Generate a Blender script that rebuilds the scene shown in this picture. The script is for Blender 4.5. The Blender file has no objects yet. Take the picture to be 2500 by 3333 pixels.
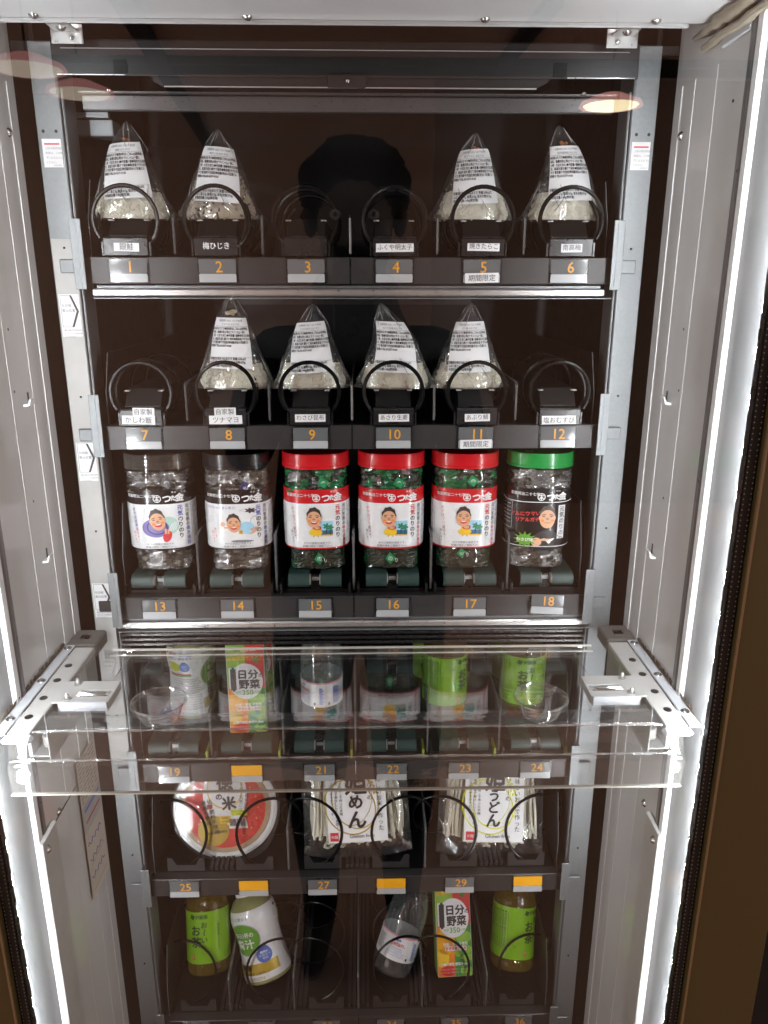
import bpy, math, random
from mathutils import Vector, Matrix, noise
random.seed(7)
R = math.radians
PI = math.pi
scene = bpy.context.scene
col = scene.collection

# ------------------------------------------------------------------ camera, world, exposure
cd = bpy.data.cameras.new('camera'); camo = bpy.data.objects.new('camera', cd); col.objects.link(camo)
cd.sensor_fit = 'HORIZONTAL'; cd.sensor_width = 36.0; cd.lens = 36.0 * 2505 / 2500
cd.clip_start = 0.01; cd.clip_end = 60
_f = Vector((0.02290516, 0.95728371, -0.28824167)); _r = Vector((0.99972191, -0.02354959, 0.00123214))
_u = _r.cross(_f)
camo.matrix_world = Matrix(((_r.x, _u.x, -_f.x, 0.01712), (_r.y, _u.y, -_f.y, -0.93661), (_r.z, _u.z, -_f.z, 1.5), (0, 0, 0, 1)))
scene.camera = camo
world = bpy.data.worlds.new('World'); scene.world = world; world.use_nodes = True
bg = world.node_tree.nodes['Background']
bg.inputs[0].default_value = (0.92, 0.80, 0.70, 1); bg.inputs[1].default_value = 1.65     # dim warm light of the shop
scene.view_settings.view_transform = 'Standard'; scene.view_settings.look = 'None'
scene.view_settings.gamma = 1.0; scene.view_settings.exposure = 0.0
scene.render.engine = 'CYCLES'
cy = scene.cycles
cy.use_denoising = True
try: cy.denoiser = 'OPENIMAGEDENOISE'; cy.denoising_prefilter = 'ACCURATE'
except Exception: pass
cy.max_bounces = 10; cy.transparent_max_bounces = 40; cy.glossy_bounces = 5; cy.diffuse_bounces = 4
cy.caustics_reflective = False; cy.caustics_refractive = False; cy.sample_clamp_indirect = 4.0
LED = 395.0

# ------------------------------------------------------------------ materials
def nt(name):
    m = bpy.data.materials.new(name); m.use_nodes = True
    n = m.node_tree; n.nodes.clear()
    o = n.nodes.new('ShaderNodeOutputMaterial')
    return m, n, o
def link(n, a, b): n.links.new(a, b)
def pm(name, c, rough=.5, metal=0, var=.12, nscale=60, bump=0, bscale=300, coat=0, spec=.5, sss=0, rvar=.08, trans=0):
    """principled with procedural variation of colour, roughness and fine relief"""
    m, n, o = nt(name)
    p = n.nodes.new('ShaderNodeBsdfPrincipled'); link(n, p.outputs[0], o.inputs[0])
    tc = n.nodes.new('ShaderNodeTexCoord')
    nz = n.nodes.new('ShaderNodeTexNoise'); nz.inputs['Scale'].default_value = nscale; nz.inputs['Detail'].default_value = 5
    link(n, tc.outputs['Object'], nz.inputs['Vector'])
    mx = n.nodes.new('ShaderNodeMix'); mx.data_type = 'RGBA'
    link(n, nz.outputs['Fac'], mx.inputs[0])
    mx.inputs[6].default_value = tuple(max(0, x * (1 - var)) for x in c) + (1,)
    mx.inputs[7].default_value = tuple(min(1, x * (1 + var)) for x in c) + (1,)
    link(n, mx.outputs[2], p.inputs['Base Color'])
    mr = n.nodes.new('ShaderNodeMapRange'); link(n, nz.outputs['Fac'], mr.inputs[0])
    mr.inputs[3].default_value = max(.02, rough - rvar); mr.inputs[4].default_value = min(1, rough + rvar)
    link(n, mr.outputs[0], p.inputs['Roughness'])
    p.inputs['Metallic'].default_value = metal
    p.inputs['Coat Weight'].default_value = coat; p.inputs['Coat Roughness'].default_value = .06
    p.inputs['Specular IOR Level'].default_value = spec
    if sss: p.inputs['Subsurface Weight'].default_value = sss; p.inputs['Subsurface Radius'].default_value = (.004, .003, .002)
    if bump:
        b = n.nodes.new('ShaderNodeBump'); b.inputs['Strength'].default_value = bump; b.inputs['Distance'].default_value = .001
        nb = n.nodes.new('ShaderNodeTexNoise'); nb.inputs['Scale'].default_value = bscale; link(n, tc.outputs['Object'], nb.inputs['Vector'])
        link(n, nb.outputs['Fac'], b.inputs['Height']); link(n, b.outputs[0], p.inputs['Normal'])
    return m
def clear(name, tint=(1, 1, 1), f0=.05, rough=.02, haze=0, hazec=(.8, .8, .8), bump=0, bscale=90, gl=(1, 1, 1), stretch=(1, 1, 1), pw_=4.5):
    """clear film, plastic or glass: straight-through light plus a Schlick reflection"""
    m, n, o = nt(name)
    t = n.nodes.new('ShaderNodeBsdfTransparent'); t.inputs[0].default_value = tint + (1,)
    g = n.nodes.new('ShaderNodeBsdfGlossy'); g.inputs['Roughness'].default_value = rough; g.inputs[0].default_value = gl + (1,)
    lw = n.nodes.new('ShaderNodeLayerWeight'); lw.inputs[0].default_value = .5
    pw = n.nodes.new('ShaderNodeMath'); pw.operation = 'POWER'; pw.inputs[1].default_value = pw_; link(n, lw.outputs['Facing'], pw.inputs[0])
    mr = n.nodes.new('ShaderNodeMapRange'); mr.inputs[3].default_value = f0; mr.inputs[4].default_value = 1; link(n, pw.outputs[0], mr.inputs[0])
    base = t.outputs[0]
    if haze:
        d = n.nodes.new('ShaderNodeBsdfDiffuse'); d.inputs[0].default_value = hazec + (1,)
        mh = n.nodes.new('ShaderNodeMixShader')
        p2 = n.nodes.new('ShaderNodeMath'); p2.operation = 'POWER'; p2.inputs[1].default_value = 2.2; link(n, lw.outputs['Facing'], p2.inputs[0])
        hr = n.nodes.new('ShaderNodeMapRange'); hr.inputs[3].default_value = haze; hr.inputs[4].default_value = min(.9, haze * 7); link(n, p2.outputs[0], hr.inputs[0]); link(n, hr.outputs[0], mh.inputs[0])   # a film looks denser edge-on
        link(n, t.outputs[0], mh.inputs[1]); link(n, d.outputs[0], mh.inputs[2]); base = mh.outputs[0]
    mx = n.nodes.new('ShaderNodeMixShader'); link(n, mr.outputs[0], mx.inputs[0]); link(n, base, mx.inputs[1]); link(n, g.outputs[0], mx.inputs[2])
    if bump:
        tc = n.nodes.new('ShaderNodeTexCoord'); mp = n.nodes.new('ShaderNodeMapping'); mp.inputs['Scale'].default_value = stretch
        link(n, tc.outputs['Object'], mp.inputs[0])
        b = n.nodes.new('ShaderNodeBump'); b.inputs['Strength'].default_value = bump; b.inputs['Distance'].default_value = .002
        nb = n.nodes.new('ShaderNodeTexNoise'); nb.inputs['Scale'].default_value = bscale; nb.inputs['Detail'].default_value = 3
        link(n, mp.outputs[0], nb.inputs['Vector'])
        link(n, nb.outputs['Fac'], b.inputs['Height']); link(n, b.outputs[0], g.inputs['Normal']); link(n, b.outputs[0], lw.inputs['Normal'])
    link(n, mx.outputs[0], o.inputs[0])
    return m
def emit(name, c, s):
    m, n, o = nt(name); e = n.nodes.new('ShaderNodeEmission'); e.inputs[0].default_value = c + (1,); e.inputs[1].default_value = s
    link(n, e.outputs[0], o.inputs[0]); return m

M = dict(
 black=pm('black_metal', (.006, .0055, .0055), .45, 0, .3, spec=.3),
 blackp=pm('black_plastic', (.012, .012, .013), .28, 0, .2),
 wire=pm('black_coated_wire', (.006, .006, .006), .24, 0, .2, spec=.2),
 lip=pm('grey_tray_lip', (.040, .037, .037), .36, .25, .15, nscale=25, bump=.05, bscale=900),
 lipd=pm('dark_tray_lip', (.020, .019, .020), .36, .2, .15),
 galv=pm('galvanised_steel', (.23, .242, .25), .42, .6, .16, nscale=220, rvar=.12),
 alu=pm('brushed_aluminium', (.72, .72, .71), .3, .85, .1, nscale=120),
 chrome=pm('chrome', (.75, .75, .75), .14, 1, .05),
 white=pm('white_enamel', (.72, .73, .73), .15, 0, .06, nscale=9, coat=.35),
 whitetrim=pm('white_plastic_trim', (.50, .52, .55), .3, 0, .03),
 dusty=pm('dusty_white_metal', (.46, .455, .44), .42, 0, .16, nscale=34),
 greyw=pm('grey_painted_metal', (.40, .40, .40), .36, 0, .08, nscale=30),
 paper=pm('white_paper', (.80, .80, .81), .55, 0, .03),
 cream=pm('cream_paper', (.62, .57, .49), .6, 0, .06),
 ink=pm('black_ink', (.02, .02, .022), .5, 0, .1),
 inkgrey=pm('grey_ink', (.22, .22, .23), .55, 0, .1),
 inkred=pm('red_ink', (.60, .035, .04), .5, 0, .1),
 inkblue=pm('blue_ink', (.07, .08, .38), .5, 0, .1),
 inkwhite=pm('white_ink', (.82, .82, .82), .5, 0, .03),
 orange=pm('orange_numeral', (.72, .33, .03), .4, 0, .05),
 orangep=pm('orange_plate', (.85, .40, .015), .3, 0, .05),
 plate=pm('grey_number_plate', (.13, .135, .14), .12, 0, .06, coat=.5),
 platel=pm('pale_plate_pocket', (.42, .43, .44), .22, 0, .06, coat=.3),
 gold=pm('bronze_door_paint', (.105, .079, .028), .45, .15, .08, nscale=400),
 goldedge=pm('bronze_edge', (.30, .21, .12), .4, .2, .08),
 foam=pm('beige_foam', (.27, .235, .18), .9, 0, .3, nscale=45, bump=.6, bscale=160),
 greyfoam=pm('dusty_grey_foam', (.12, .11, .10), .95, 0, .35, nscale=300, bump=.8, bscale=700),
 ceilw=pm('white_ceiling_enamel', (.72, .725, .73), .2, 0, .05, nscale=9, coat=.2),
 bristle=pm('brown_bristle', (.06, .045, .03), .8, 0, .3),
 belt=pm('green_rubber_belt', (.020, .045, .040), .45, 0, .15),
 hub=pm('white_nylon_hub', (.45, .44, .41), .4, 0, .05),
 rice=pm('cooked_rice', (.66, .63, .52), .32, 0, .1, nscale=150, sss=.15),
 rice_b=pm('mixed_rice', (.40, .34, .25), .34, 0, .25, nscale=150, sss=.1),
 bits=pm('dark_seaweed_bits', (.05, .035, .025), .5, 0, .3),
 nori=pm('nori_sheet', (.010, .012, .010), .55, 0, .5, nscale=90, bump=.5, bscale=500),
 filling=pm('orange_filling', (.55, .20, .05), .5, 0, .3),
 tuna=pm('tuna_mayonnaise', (.72, .60, .38), .5, 0, .15),
 film=clear('cellophane_film', f0=.12, rough=.085, haze=.022, bump=.5, bscale=120, pw_=3.0),
 filmp=clear('noodle_bag_film', f0=.11, rough=.09, haze=.018, bump=.9, bscale=60, pw_=3.2),
 glass=clear('front_glass', f0=.048, rough=.0),
 acry=clear('clear_acrylic', (.975, .98, .98), f0=.06, rough=.02, haze=.004, bump=.12, bscale=9, pw_=2.9),
 acryf=clear('wavy_acrylic', (.96, .97, .97), f0=.075, rough=.05, haze=.018, bump=.7, bscale=16, stretch=(1, 2, 2.4), pw_=3.0),
 cupm=clear('clear_cup', (.96, .97, .97), f0=.13, rough=.04, haze=.03, pw_=2.2),
 acryedge=pm('acrylic_cut_edge', (.62, .60, .54), .2, 0, .05),
 pet=clear('clear_pet', (.97, .98, .98), f0=.06, rough=.045, haze=.02, bump=.35, bscale=70),
 jarpet=clear('jar_pet', (.95, .95, .95), f0=.06, rough=.045, bump=.16, bscale=45),
 divider=clear('clear_divider', (.9, .9, .9), f0=.05, rough=.06, haze=.01),
 dividere=pm('divider_edge', (.10, .10, .10), .12, 0, .05, coat=.6),
 lidclear=clear('smoky_clear_lid', (.62, .56, .50), f0=.07, rough=.08, haze=.12, hazec=(.30, .27, .24)),
 lidblack=pm('black_jar_lid', (.012, .011, .012), .22, 0, .1),
 lidred=pm('red_jar_lid', (.56, .012, .018), .22, 0, .06, coat=.3),
 lidgreen=pm('green_jar_lid', (.012, .26, .05), .24, 0, .06, coat=.3),
 foil=pm('crumpled_foil', (.50, .50, .50), .18, .75, .85, nscale=300, bump=1, bscale=420),
 foild=pm('dark_foil', (.10, .09, .075), .18, .5, .8, nscale=150, bump=.8, bscale=500),
 norip=pm('seaweed_behind_film', (.022, .030, .018), .25, .1, .6, nscale=140, bump=.8, bscale=400, coat=.7),
 greenfilm=pm('green_film', (.02, .16, .06), .22, .1, .4, nscale=90, bump=.6, bscale=300, coat=.6),
 sach=pm('green_sachet', (.015, .30, .10), .35, 0, .08),
 sachb=pm('navy_sachet', (.03, .03, .14), .35, 0, .08),
 sachk=pm('grey_sachet', (.10, .10, .10), .35, 0, .08),
 lblack=pm('black_label', (.014, .012, .012), .2, 0, .1, coat=.4),
 lred=pm('red_label', (.55, .015, .02), .25, 0, .05, coat=.3),
 lwhite=pm('white_gloss_label', (.80, .80, .81), .28, 0, .02, coat=.25),
 skin=pm('printed_skin', (.72, .40, .24), .4, 0, .06),
 skind=pm('printed_skin_shadow', (.45, .20, .11), .4, 0, .06),
 hairp=pm('printed_hair', (.05, .035, .03), .4, 0, .2),
 purple=pm('printed_purple', (.20, .16, .42), .4, 0, .1),
 teal=pm('printed_teal', (.42, .62, .55), .4, 0, .08),
 sky=pm('printed_blue', (.35, .62, .80), .4, 0, .08),
 navy=pm('printed_navy', (.03, .14, .30), .4, 0, .1),
 yellow=pm('printed_yellow', (.85, .55, .03), .4, 0, .08),
 palm=pm('printed_palm_green', (.03, .22, .10), .4, 0, .1),
 lime=pm('lime_label', (.21, .44, .012), .3, 0, .07, coat=.2),
 limed=pm('lime_label_shade', (.16, .50, .02), .3, 0, .1, coat=.2),
 teaink=pm('dark_green_ink', (.012, .05, .012), .5, 0, .1),
 tea=clear('green_tea', (.74, .57, .10), f0=.05, rough=.04, haze=.35, hazec=(.22, .15, .012)),
 teacap=pm('amber_cap', (.30, .22, .03), .3, 0, .1),
 water=clear('water_in_bottle', (.90, .92, .93), f0=.04, rough=.03, haze=.03),
 pink=pm('pink_print', (.80, .35, .42), .35, 0, .05),
 bluep=pm('blue_print', (.08, .16, .55), .4, 0, .15),
 gband=pm('gold_print', (.52, .36, .05), .3, .2, .1),
 ggreen=pm('green_print', (.13, .34, .03), .35, 0, .1),
 yellowg=pm('yellow_green_print', (.70, .72, .03), .35, 0, .06),
 juice=pm('green_juice_base', (.30, .30, .12), .3, 0, .15),
 tomato=pm('tomato_print', (.62, .03, .02), .35, 0, .25, nscale=70),
 carrot=pm('carrot_print', (.80, .24, .02), .35, 0, .2, nscale=60),
 leafy=pm('leafy_green_print', (.05, .26, .05), .35, 0, .4, nscale=90),
 leafl=pm('light_green_print', (.26, .48, .06), .35, 0, .2, nscale=90),
 broc=pm('broccoli_print', (.04, .20, .05), .35, 0, .6, nscale=300),
 foilw=pm('white_carton_base', (.70, .70, .70), .3, .1, .1),
 bowl=pm('white_bowl_plastic', (.80, .80, .79), .26, 0, .03, coat=.3),
 brownrice=pm('brown_rice', (.46, .31, .18), .5, 0, .3, nscale=300, bump=.5, bscale=600),
 noodle=pm('rice_noodle', (.74, .72, .60), .4, 0, .1, sss=.1),
 cap=pm('pale_blue_cap', (.42, .50, .62), .35, 0, .05),
 led=emit('led_light', (.93, .97, 1.0), LED),
 sensor=pm('purple_plastic', (.05, .04, .35), .4, 0, .1),
 greendot=pm('green_plastic', (.02, .22, .02), .4, 0, .1),
 tan=pm('brown_ceiling', (.56, .395, .32), .8, 0, .06, nscale=2),
 tan2=pm('brown_wall', (.62, .44, .36), .8, 0, .08, nscale=1.5),
 tanf=pm('brown_floor', (.66, .475, .39), .7, 0, .12, nscale=3),
 tan3=pm('dark_brown_added_wall', (.34, .235, .19), .8, 0, .08, nscale=1.5),
 crease_glint=clear('film_crease_glint', (.8, .8, .8), f0=.35, rough=.15, haze=.35, hazec=(.85, .85, .85)),  # whitish haze stands in for glints on film creases
 trimm=pm('white_rubber_trim', (.125, .13, .136), .3, 0, .03),
 guidey=pm('yellow_green_guide', (.26, .30, .03), .4, 0, .05),
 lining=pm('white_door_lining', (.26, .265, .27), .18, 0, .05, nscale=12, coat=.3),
 darkbar=pm('dull_grey_bar', (.10, .098, .10), .3, .4, .1, nscale=300),
 darktrack=pm('black_ceiling_track', (.008, .008, .008), .6, 0, .1),
 shade=emit('glowing_pink_shade', (1.0, .45, .38), 3.0),
 shadedim=emit('dim_pink_shade', (1.0, .42, .38), 1.6), lampdim=emit('dim_lamp_glow', (1.0, .80, .62), 2.6),
 lamp=emit('warm_lamp_glow', (1.0, .82, .50), 10.0),
 cloth=pm('black_cotton', (.006, .006, .007), .95, 0, .2, bump=.3, spec=.1),
 cloth2=pm('dark_trousers', (.006, .006, .008), .95, 0, .2, bump=.3, spec=.1),
 skinr=pm('skin', (.10, .055, .04), .6, 0, .08),
 hair=pm('dark_hair', (.004, .003, .003), .9, 0, .3, bump=.6, spec=.1),
 shoe=pm('dark_shoe', (.01, .01, .01), .5),
 outer=pm('black_outer_wall', (.004, .004, .004), .7),
)

# ------------------------------------------------------------------ mesh builder
def ident(u, v, o=0): return (u, -o, v)
GLY = {}
def glyphs(s, w=0):
    k = (s, w)
    if k not in GLY:
        c = bpy.data.curves.new('glyph', 'FONT'); c.body = s; c.resolution_u = 2; c.offset = w; c.fill_mode = 'FRONT' if hasattr(c, 'fill_mode') else c.fill_mode
        o = bpy.data.objects.new('glyph', c)
        m = bpy.data.meshes.new_from_object(o)
        vs = [(v.co.x, v.co.y) for v in m.vertices]; fs = [tuple(p.vertices) for p in m.polygons]
        bpy.data.objects.remove(o); bpy.data.curves.remove(c); bpy.data.meshes.remove(m)
        GLY[k] = (vs, fs)
    return GLY[k]
class MB:
    def __init__(s): s.v = []; s.f = []; s.m = []; s.mats = []; s.T = None
    def mi(s, mat):
        mat = M[mat] if isinstance(mat, str) else mat
        if mat not in s.mats: s.mats.append(mat)
        return s.mats.index(mat)
    def add(s, vs, fs, mat):
        b = len(s.v); i = s.mi(mat)
        if s.T is not None: vs = [s.T @ Vector(p) for p in vs]
        s.v += [tuple(p) for p in vs]
        for f in fs: s.f.append(tuple(b + k for k in f)); s.m.append(i)
        return s
    def box(s, x0, x1, y0, y1, z0, z1, mat, bev=0):
        if x0 > x1: x0, x1 = x1, x0
        if y0 > y1: y0, y1 = y1, y0
        if z0 > z1: z0, z1 = z1, z0
        if bev:
            b = min(bev, (x1 - x0) * .45, (y1 - y0) * .45, (z1 - z0) * .45); vs = []; fs = []
            # chamfered box: 24 verts
            idx = {}
            for ix, X, sx in ((0, x0, 1), (1, x1, -1)):
                for iy, Y, sy in ((0, y0, 1), (1, y1, -1)):
                    for iz, Z, sz in ((0, z0, 1), (1, z1, -1)):
                        idx[ix, iy, iz, 0] = len(vs); vs.append((X, Y + sy * b, Z + sz * b))
                        idx[ix, iy, iz, 1] = len(vs); vs.append((X + sx * b, Y, Z + sz * b))
                        idx[ix, iy, iz, 2] = len(vs); vs.append((X + sx * b, Y + sy * b, Z))
            q = [(0, 0), (1, 0), (1, 1), (0, 1)]
            for i in (0, 1):
                fs.append([idx[i, a, c, 0] for a, c in q]); fs.append([idx[a, i, c, 1] for a, c in q]); fs.append([idx[a, c, i, 2] for a, c in q])
            for a in (0, 1):
                for c in (0, 1):
                    fs.append([idx[a, c, 0, 0], idx[a, c, 1, 0], idx[a, c, 1, 1], idx[a, c, 0, 1]])
                    fs.append([idx[a, 0, c, 0], idx[a, 1, c, 0], idx[a, 1, c, 2], idx[a, 0, c, 2]])
                    fs.append([idx[0, a, c, 1], idx[1, a, c, 1], idx[1, a, c, 2], idx[0, a, c, 2]])
                    for d in (0, 1): fs.append([idx[a, c, d, 0], idx[a, c, d, 1], idx[a, c, d, 2]])
            return s.add(vs, fs, mat)
        vs = [(x, y, z) for x in (x0, x1) for y in (y0, y1) for z in (z0, z1)]
        return s.add(vs, [(0, 1, 3, 2), (4, 6, 7, 5), (0, 4, 5, 1), (2, 3, 7, 6), (0, 2, 6, 4), (1, 5, 7, 3)], mat)
    def prism(s, pts, axis, a, b, mat):
        """outline pts (2D) extruded along axis ('x': pts=(y,z); 'y': pts=(x,z); 'z': pts=(x,y))"""
        def P(p, t): return {'x': (t, p[0], p[1]), 'y': (p[0], t, p[1]), 'z': (p[0], p[1], t)}[axis]
        n = len(pts); vs = [P(p, a) for p in pts] + [P(p, b) for p in pts]
        fs = [tuple(range(n)), tuple(range(2 * n - 1, n - 1, -1))] + [(i, (i + 1) % n, n + (i + 1) % n, n + i) for i in range(n)]
        return s.add(vs, fs, mat)
    def tube(s, path, r, mat, seg=8, cap=True):
        path = [Vector(p) for p in path]; vs = []; fs = []; n = len(path); up = None
        for i, p in enumerate(path):
            t = (path[min(i + 1, n - 1)] - path[max(i - 1, 0)]).normalized()
            if up is None: up = t.orthogonal().normalized()
            up = (up - t * up.dot(t)).normalized(); w = t.cross(up)
            rr = r[i] if isinstance(r, (list, tuple)) else r
            for k in range(seg):
                a = 2 * PI * k / seg; vs.append(p + (up * math.cos(a) + w * math.sin(a)) * rr)
        for i in range(n - 1):
            for k in range(seg):
                fs.append((i * seg + k, i * seg + (k + 1) % seg, (i + 1) * seg + (k + 1) % seg, (i + 1) * seg + k))
        if cap: fs.append(tuple(range(seg - 1, -1, -1))); fs.append(tuple((n - 1) * seg + k for k in range(seg)))
        return s.add(vs, fs, mat)
    def lathe(s, prof, mat, seg=40, c=(0, 0, 0), a=None, capb=True, capt=True, n=2.0, jit=None):
        """prof: list of (r,z); n>2 gives rounded-square sections"""
        vs = []; fs = []
        for j, (r, z) in enumerate(prof):
            for k in range(seg):
                t = 2 * PI * k / seg; x, y = math.sin(t), -math.cos(t)
                if n != 2: q = (abs(x) ** n + abs(y) ** n) ** (-1.0 / n); x *= q; y *= q
                rr = r * (1 + (jit(t, z) if jit else 0))
                vs.append((c[0] + x * rr, c[1] + y * rr, c[2] + z))
        m = len(prof)
        for j in range(m - 1):
            for k in range(seg): fs.append((j * seg + k, j * seg + (k + 1) % seg, (j + 1) * seg + (k + 1) % seg, (j + 1) * seg + k))
        if capb: fs.append(tuple(range(seg - 1, -1, -1)))
        if capt: fs.append(tuple((m - 1) * seg + k for k in range(seg)))
        return s.add(vs, fs, mat)
    # --- flat print, laid on a surface by a map (u,v,offset) -> point
    def grid(s, u0, u1, v0, v1, mat, fn=ident, o=0, nu=8, nv=4, lean=0):
        vs = []; fs = []
        for j in range(nv + 1):
            for i in range(nu + 1):
                v = v0 + (v1 - v0) * j / nv; vs.append(fn(u0 + (u1 - u0) * i / nu + lean * (v - v0), v, o))
        for j in range(nv):
            for i in range(nu): a = j * (nu + 1) + i; fs.append((a, a + 1, a + nu + 2, a + nu + 1))
        return s.add(vs, fs, mat)
    def polar(s, cu, cv, rf, mat, fn=ident, o=0, seg=28, rings=3, r0=0, rot=0, sx=1, sy=1):
        vs = []; fs = []; cr, sr = math.cos(rot), math.sin(rot)
        for j in range(rings + 1):
            for k in range(seg):
                t = 2 * PI * k / seg; r = rf(t) if callable(rf) else rf
                q = r0 + (1 - r0) * j / rings if r0 else max(j / rings, .01)
                x, y = sx * r * q * math.cos(t), sy * r * q * math.sin(t)
                vs.append(fn(cu + x * cr - y * sr, cv + x * sr + y * cr, o))
        for j in range(rings):
            for k in range(seg): fs.append((j * seg + k, j * seg + (k + 1) % seg, (j + 1) * seg + (k + 1) % seg, (j + 1) * seg + k))
        return s.add(vs, fs, mat)
    def text(s, t, u, v, h, mat, fn=ident, o=0, al='c', w=0, sx=1, vert=False, rot=0, slant=0):
        """al: c/l/r; v is the middle of the line; h the character height"""
        if w > .004:
            d = w * h * .9
            for i, (a, c_) in enumerate(((-d, 0), (d, 0), (0, d), (0, -d))): s.text(t, u + a, v + c_, h, mat, fn, o + .00002 * i, al, 0, sx, vert, rot, slant)
            return s
        w = 0
        cr, sr = math.cos(rot), math.sin(rot)
        if vert:
            n = len(t)
            for i, ch in enumerate(t):
                if ch == ' ': continue
                vs, fs = glyphs(ch, w); yy = -i * h * 1.04
                if not vs: continue
                cx = (min(p[0] for p in vs) + max(p[0] for p in vs)) / 2
                long = ch in 'ー〜~-'
                P = []
                for x, y in vs:
                    x -= cx; y -= .38
                    if long: x, y = y, -x
                    x, y = x * h * sx, y * h + yy
                    P.append(fn(u + x * cr - y * sr, v + x * sr + y * cr, o))
                s.add(P, fs, mat)
            return s
        vs, fs = glyphs(t, w)
        if not vs: return s
        a, b = min(p[0] for p in vs), max(p[0] for p in vs)
        off = {'c': (a + b) / 2, 'l': a, 'r': b}[al]; P = []
        for x, y in vs:
            y -= .37; x = (x - off + slant * y) * h * sx; y = y * h
            P.append(fn(u + x * cr - y * sr, v + x * sr + y * cr, o))
        return s.add(P, fs, mat)
    def build(s, name, parent=None, smooth=False, flip=False):
        me = bpy.data.meshes.new(name); me.from_pydata(s.v, [], s.f)
        for m in s.mats: me.materials.append(m)
        me.polygons.foreach_set('material_index', s.m)
        if smooth: me.polygons.foreach_set('use_smooth', [True] * len(me.polygons))
        me.update()
        if smooth:
            try: me.set_sharp_from_angle(angle=R(38))
            except Exception: pass
        o = bpy.data.objects.new(name, me); col.objects.link(o)
        if parent: o.parent = parent
        return o
def tag(o, label=None, cat=None, group=None, kind=None):
    if label: o['label'] = label
    if cat: o['category'] = cat
    if group: o['group'] = group
    if kind: o['kind'] = kind
    return o
def thing(name, label, cat, loc=(0, 0, 0), rot=(0, 0, 0), group=None):
    o = bpy.data.objects.new(name, None); o.empty_display_size = .02; col.objects.link(o)
    o.location = loc; o.rotation_euler = rot
    return tag(o, label, cat, group)
def inst(src, parent, loc=(0, 0, 0), rot=(0, 0, 0), sc=(1, 1, 1)):
    o = src.copy(); col.objects.link(o); o.parent = parent; o.location = loc; o.rotation_euler = rot; o.scale = sc; return o
def bx(name, parent, *a, **k): return MB().box(*a, **k).build(name, parent)
def sm(t): return t * t * (3 - 2 * t)
def N(*p): return noise.noise(Vector(p))

# ------------------------------------------------------------------ dimensions of the machine
ROW = [1.5256, 1.3295, 1.1028, .8512, .6537, .3820]      # top of each tray lip
LH = .030                                                # lip height
PX = .1018
CX = [(k - 2.5) * PX for k in range(6)]                  # slot centres
HW = .305                                                # tray half width
WX = .360                                                # inner side wall
YG = -.283                                               # glass
YB = .46                                                 # back of the cabinet
ZT, ZB = 1.80, .20

# ------------------------------------------------------------------ the shop behind the photographer (seen in the glass)
for nm, a in (('floor', (-4.4, 4.4, -7.6, 1.2, -.05, 0, 'tanf')), ('ceiling', (-4.4, 4.4, -7.6, YG - .05, 2.7, 2.75, 'tan')), ('wall', (-4.4, 4.4, -7.7, -7.6, 0, 2.7, 'tan2'))):
    tag(bx(nm, None, *a), kind='structure')
tag(bx('wall', None, .45, 4, -4.9, -4.8, 0, 2.66, 'tan3'), kind='structure')  # partition added to darken the right part of the mirrored shop
for s in (-1, 1): tag(bx('dark_wall', None, s * .452, s * 2.5, YG + .03, YB, 0, 2.66, 'outer'), 'plain black wall panel standing beside the machine' if s > 0 else 'plain black panel beyond the bronze frame of the notice side', 'wall panel')
def track(x0, y0, x1, y1, lab, w=.03):
    b = MB(); d = Vector((x1 - x0, y1 - y0, 0)); n = Vector((-d.y, d.x, 0)).normalized() * w
    b.prism([(x0 + n.x, y0 + n.y), (x1 + n.x, y1 + n.y), (x1 - n.x, y1 - n.y), (x0 - n.x, y0 - n.y)], 'z', 2.66, 2.7, 'darktrack')
    return tag(b.build('ceiling_track'), lab, 'track', 'tracks across the shop ceiling')
track(-1.01, -3.2, -1.42, -7.58, 'black ceiling track slanting across the shop, mirrored in the glass above the rice balls', .05)
track(.86, -3.5, .80, -4.7, 'short black ceiling track mirrored in the glass of the top right', .04)
track(-3.9, -4.52, 3.9, -4.52, 'thin black ceiling track running crosswise, its mirror image on the dark hood', .018)
track(-3.9, -4.72, 3.9, -4.72, 'second thin black crosswise ceiling track mirrored just below the other', .018)
for i, (x, y, lab) in enumerate(((1.2, -3.70, 'round warm pendant lamp mirrored beside the right upright'), (-1.32, -3.10, 'round pendant lamp mirrored over the top of the left upright'), (-1.26, -3.52, 'round pendant lamp mirrored beside the small steel box top left'))):
    t = thing('pendant_lamp', lab, 'lamp', (x, y, 2.3), group='pendant lamps of the shop')
    MB().lathe([(.02, .06), (.05, .055), (.14, .02), (.15, 0), (.14, .002), (.05, .04)], 'shade' if x > 0 else 'shadedim', 32, capb=False, capt=False).build('lamp_shade', t, True)
    MB().lathe([(.13, .004), (.12, -.004), (.02, -.012)], 'lamp' if x > 0 else 'lampdim', 32, capt=True).build('lamp_glow', t, True)
    MB().tube([(0, 0, .05), (0, 0, .4)], .005, 'darktrack').build('cord', t)

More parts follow.
